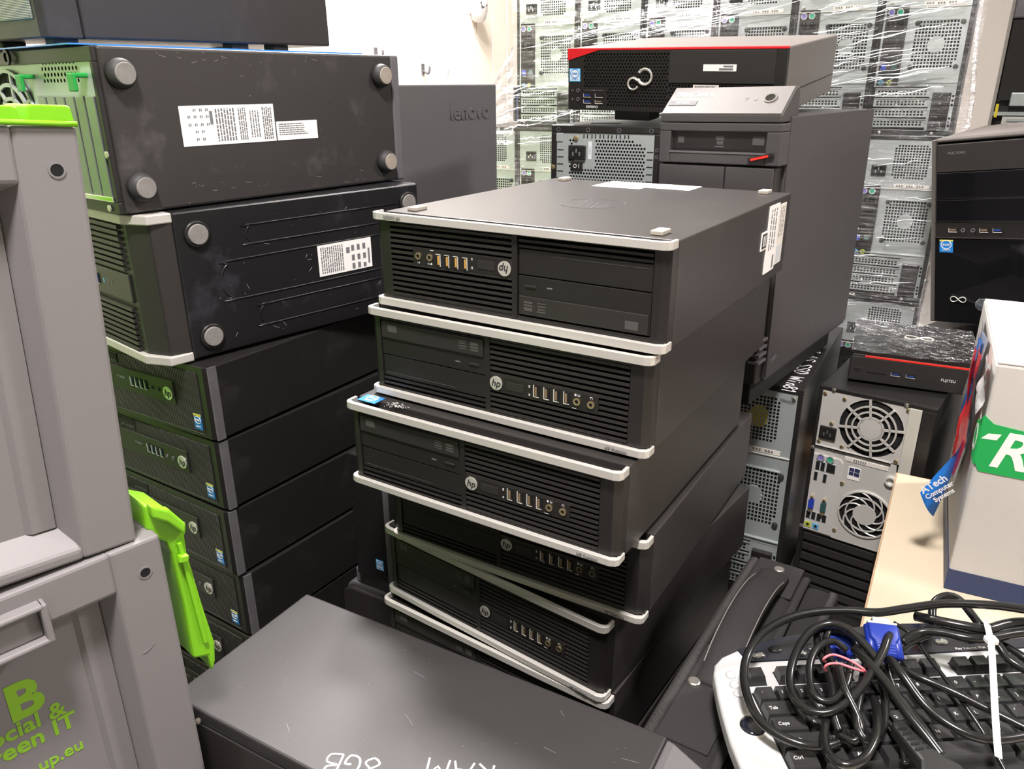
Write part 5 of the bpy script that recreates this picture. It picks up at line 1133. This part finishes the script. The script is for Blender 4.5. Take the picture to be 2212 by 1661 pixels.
# blue monitor plugs
def vga(label, a, b, w, hgt):
    A, B = a, b; d=(B-A).normalized(); s=d.cross(Vector((0,0,1))).normalized(); u=s.cross(d).normalized()
    M_=Matrix((s,d,u)).transposed().to_4x4(); M_.translation=A
    t=thing('monitor_plug',label,'plug',M_,'blue monitor plugs'); L=(B-A).length
    MB().prism([(-w*.30,0),(w*.30,0),(w*.36,L*.35),(w*.5,L*.45),(w*.5,L*.8),(-w*.5,L*.8),(-w*.5,L*.45),(-w*.36,L*.35)],'z',-hgt/2,hgt/2).build('shell','vga_plug',t,.0022,True)
    MB().box(-w*.5,w*.5,L*.80,L*.86,-hgt*.42,hgt*.42).build('flange','steel',t,.0006); MB().box(-w*.30,w*.30,L*.86,L,-hgt*.3,hgt*.3).build('contact_shroud','steel',t,.001)
    for x in (-w*.43,w*.43):
        MB().cyl(x,0,'y',hgt*.30,L*.05,L*.80,16).build('thumb_screw','vga_plug',t,0,True)
    for k in range(4): box(-w*.28,w*.28,L*(.04+k*.07),L*(.06+k*.07),hgt*.46,hgt*.54).build('grip_rib','vga_plug',t)
    return t
vga('blue monitor plug standing upright in the tangle', px(1915,1425,-.505), px(1900,1338,-.490), .027,.015)
vga('blue monitor plug half buried under the coiled cable', px(1828,1422,-.518), px(1800,1368,-.512), .023,.014)
# ribbed strain relief and plug
a,b=px(1950,1578,-.524),px(2000,1638,-.524); d=(b-a).normalized(); s=d.cross(Vector((0,0,1))).normalized(); u=s.cross(d)
M_=Matrix((s,d,u)).transposed().to_4x4(); M_.translation=a
t=thing('power_plug','black moulded plug with ribbed strain relief lying on the space bar','plug',M_)
MB().prism([(-.0075,-.006),(.0075,-.006),(.0105,.0),(.0110,.036),(.0180,.046),(.0200,.075),(-.0200,.075),(-.0180,.046),(-.0110,.036),(-.0105,.0)],'z',-.006,.008).build('body','cable_matte',t,.003)
for k in range(5):
    for x in (-.0052,.0052): box(x-.0038,x+.0038,.004+k*.0055,.0062+k*.0055,.0076,.0084).build('relief_slot','void',t)
# pink rubber band
bc = px(1808,1432,-.505)
o = MB().tube([px(1779,1424,-.500),px(1800,1414,-.497),px(1835,1426,-.497),px(1864,1444,-.500),px(1866,1450,-.503),px(1845,1444,-.499),px(1810,1433,-.498),px(1786,1436,-.499),px(1783,1448,-.508),px(1800,1450,-.520),px(1790,1436,-.520)], .0012, 6, 5, closed=True).build('rubber_band','pink',None,0,True); tag(o,'pink rubber band wound around the cable bundle','rubber band')
# white cable tie
M_=Matrix.Translation(px(2141,1383,-.4845)); t=thing('cable_tie','white nylon cable tie around the cable bundle with a long free end','cable tie',M_)
inv=M_.inverted(); L_=lambda *q: inv @ px(*q)
def ribbon(path,w,th):
    P_=smooth_path(path,6); k=len(P_); vs=[]
    for i,p in enumerate(P_):
        dd=(P_[min(i+1,k-1)]-P_[max(i-1,0)]).normalized(); sd=dd.cross(Vector((0,-.6,.8))).normalized(); nn=sd.cross(dd).normalized()
        for q,r_ in ((-1,-1),(1,-1),(1,1),(-1,1)): vs.append(p+sd*(q*w/2)+nn*(r_*th/2))
    mb=MB(); mb.v=[tuple(v) for v in vs]; mb.f=[(i*4+j,i*4+(j+1)%4,(i+1)*4+(j+1)%4,(i+1)*4+j) for i in range(k-1) for j in range(4)]+[(3,2,1,0),(4*k-4,4*k-3,4*k-2,4*k-1)]; return mb
ribbon([L_(2141,1385,-.482),L_(2145,1450,-.490),L_(2149,1530,-.502),L_(2153,1590,-.510),L_(2157,1636,-.514)],.0056,.0012).build('tail','nylon',t)
ribbon([L_(2140,1382,-.483),L_(2134,1356,-.4815),L_(2131,1345,-.484),L_(2129,1345,-.500),L_(2136,1378,-.508)],.0056,.0012).build('loop','nylon',t)
box(-.0052,.0052,-.0045,.0045,-.003,.003).build('head','nylon',t,.0015)
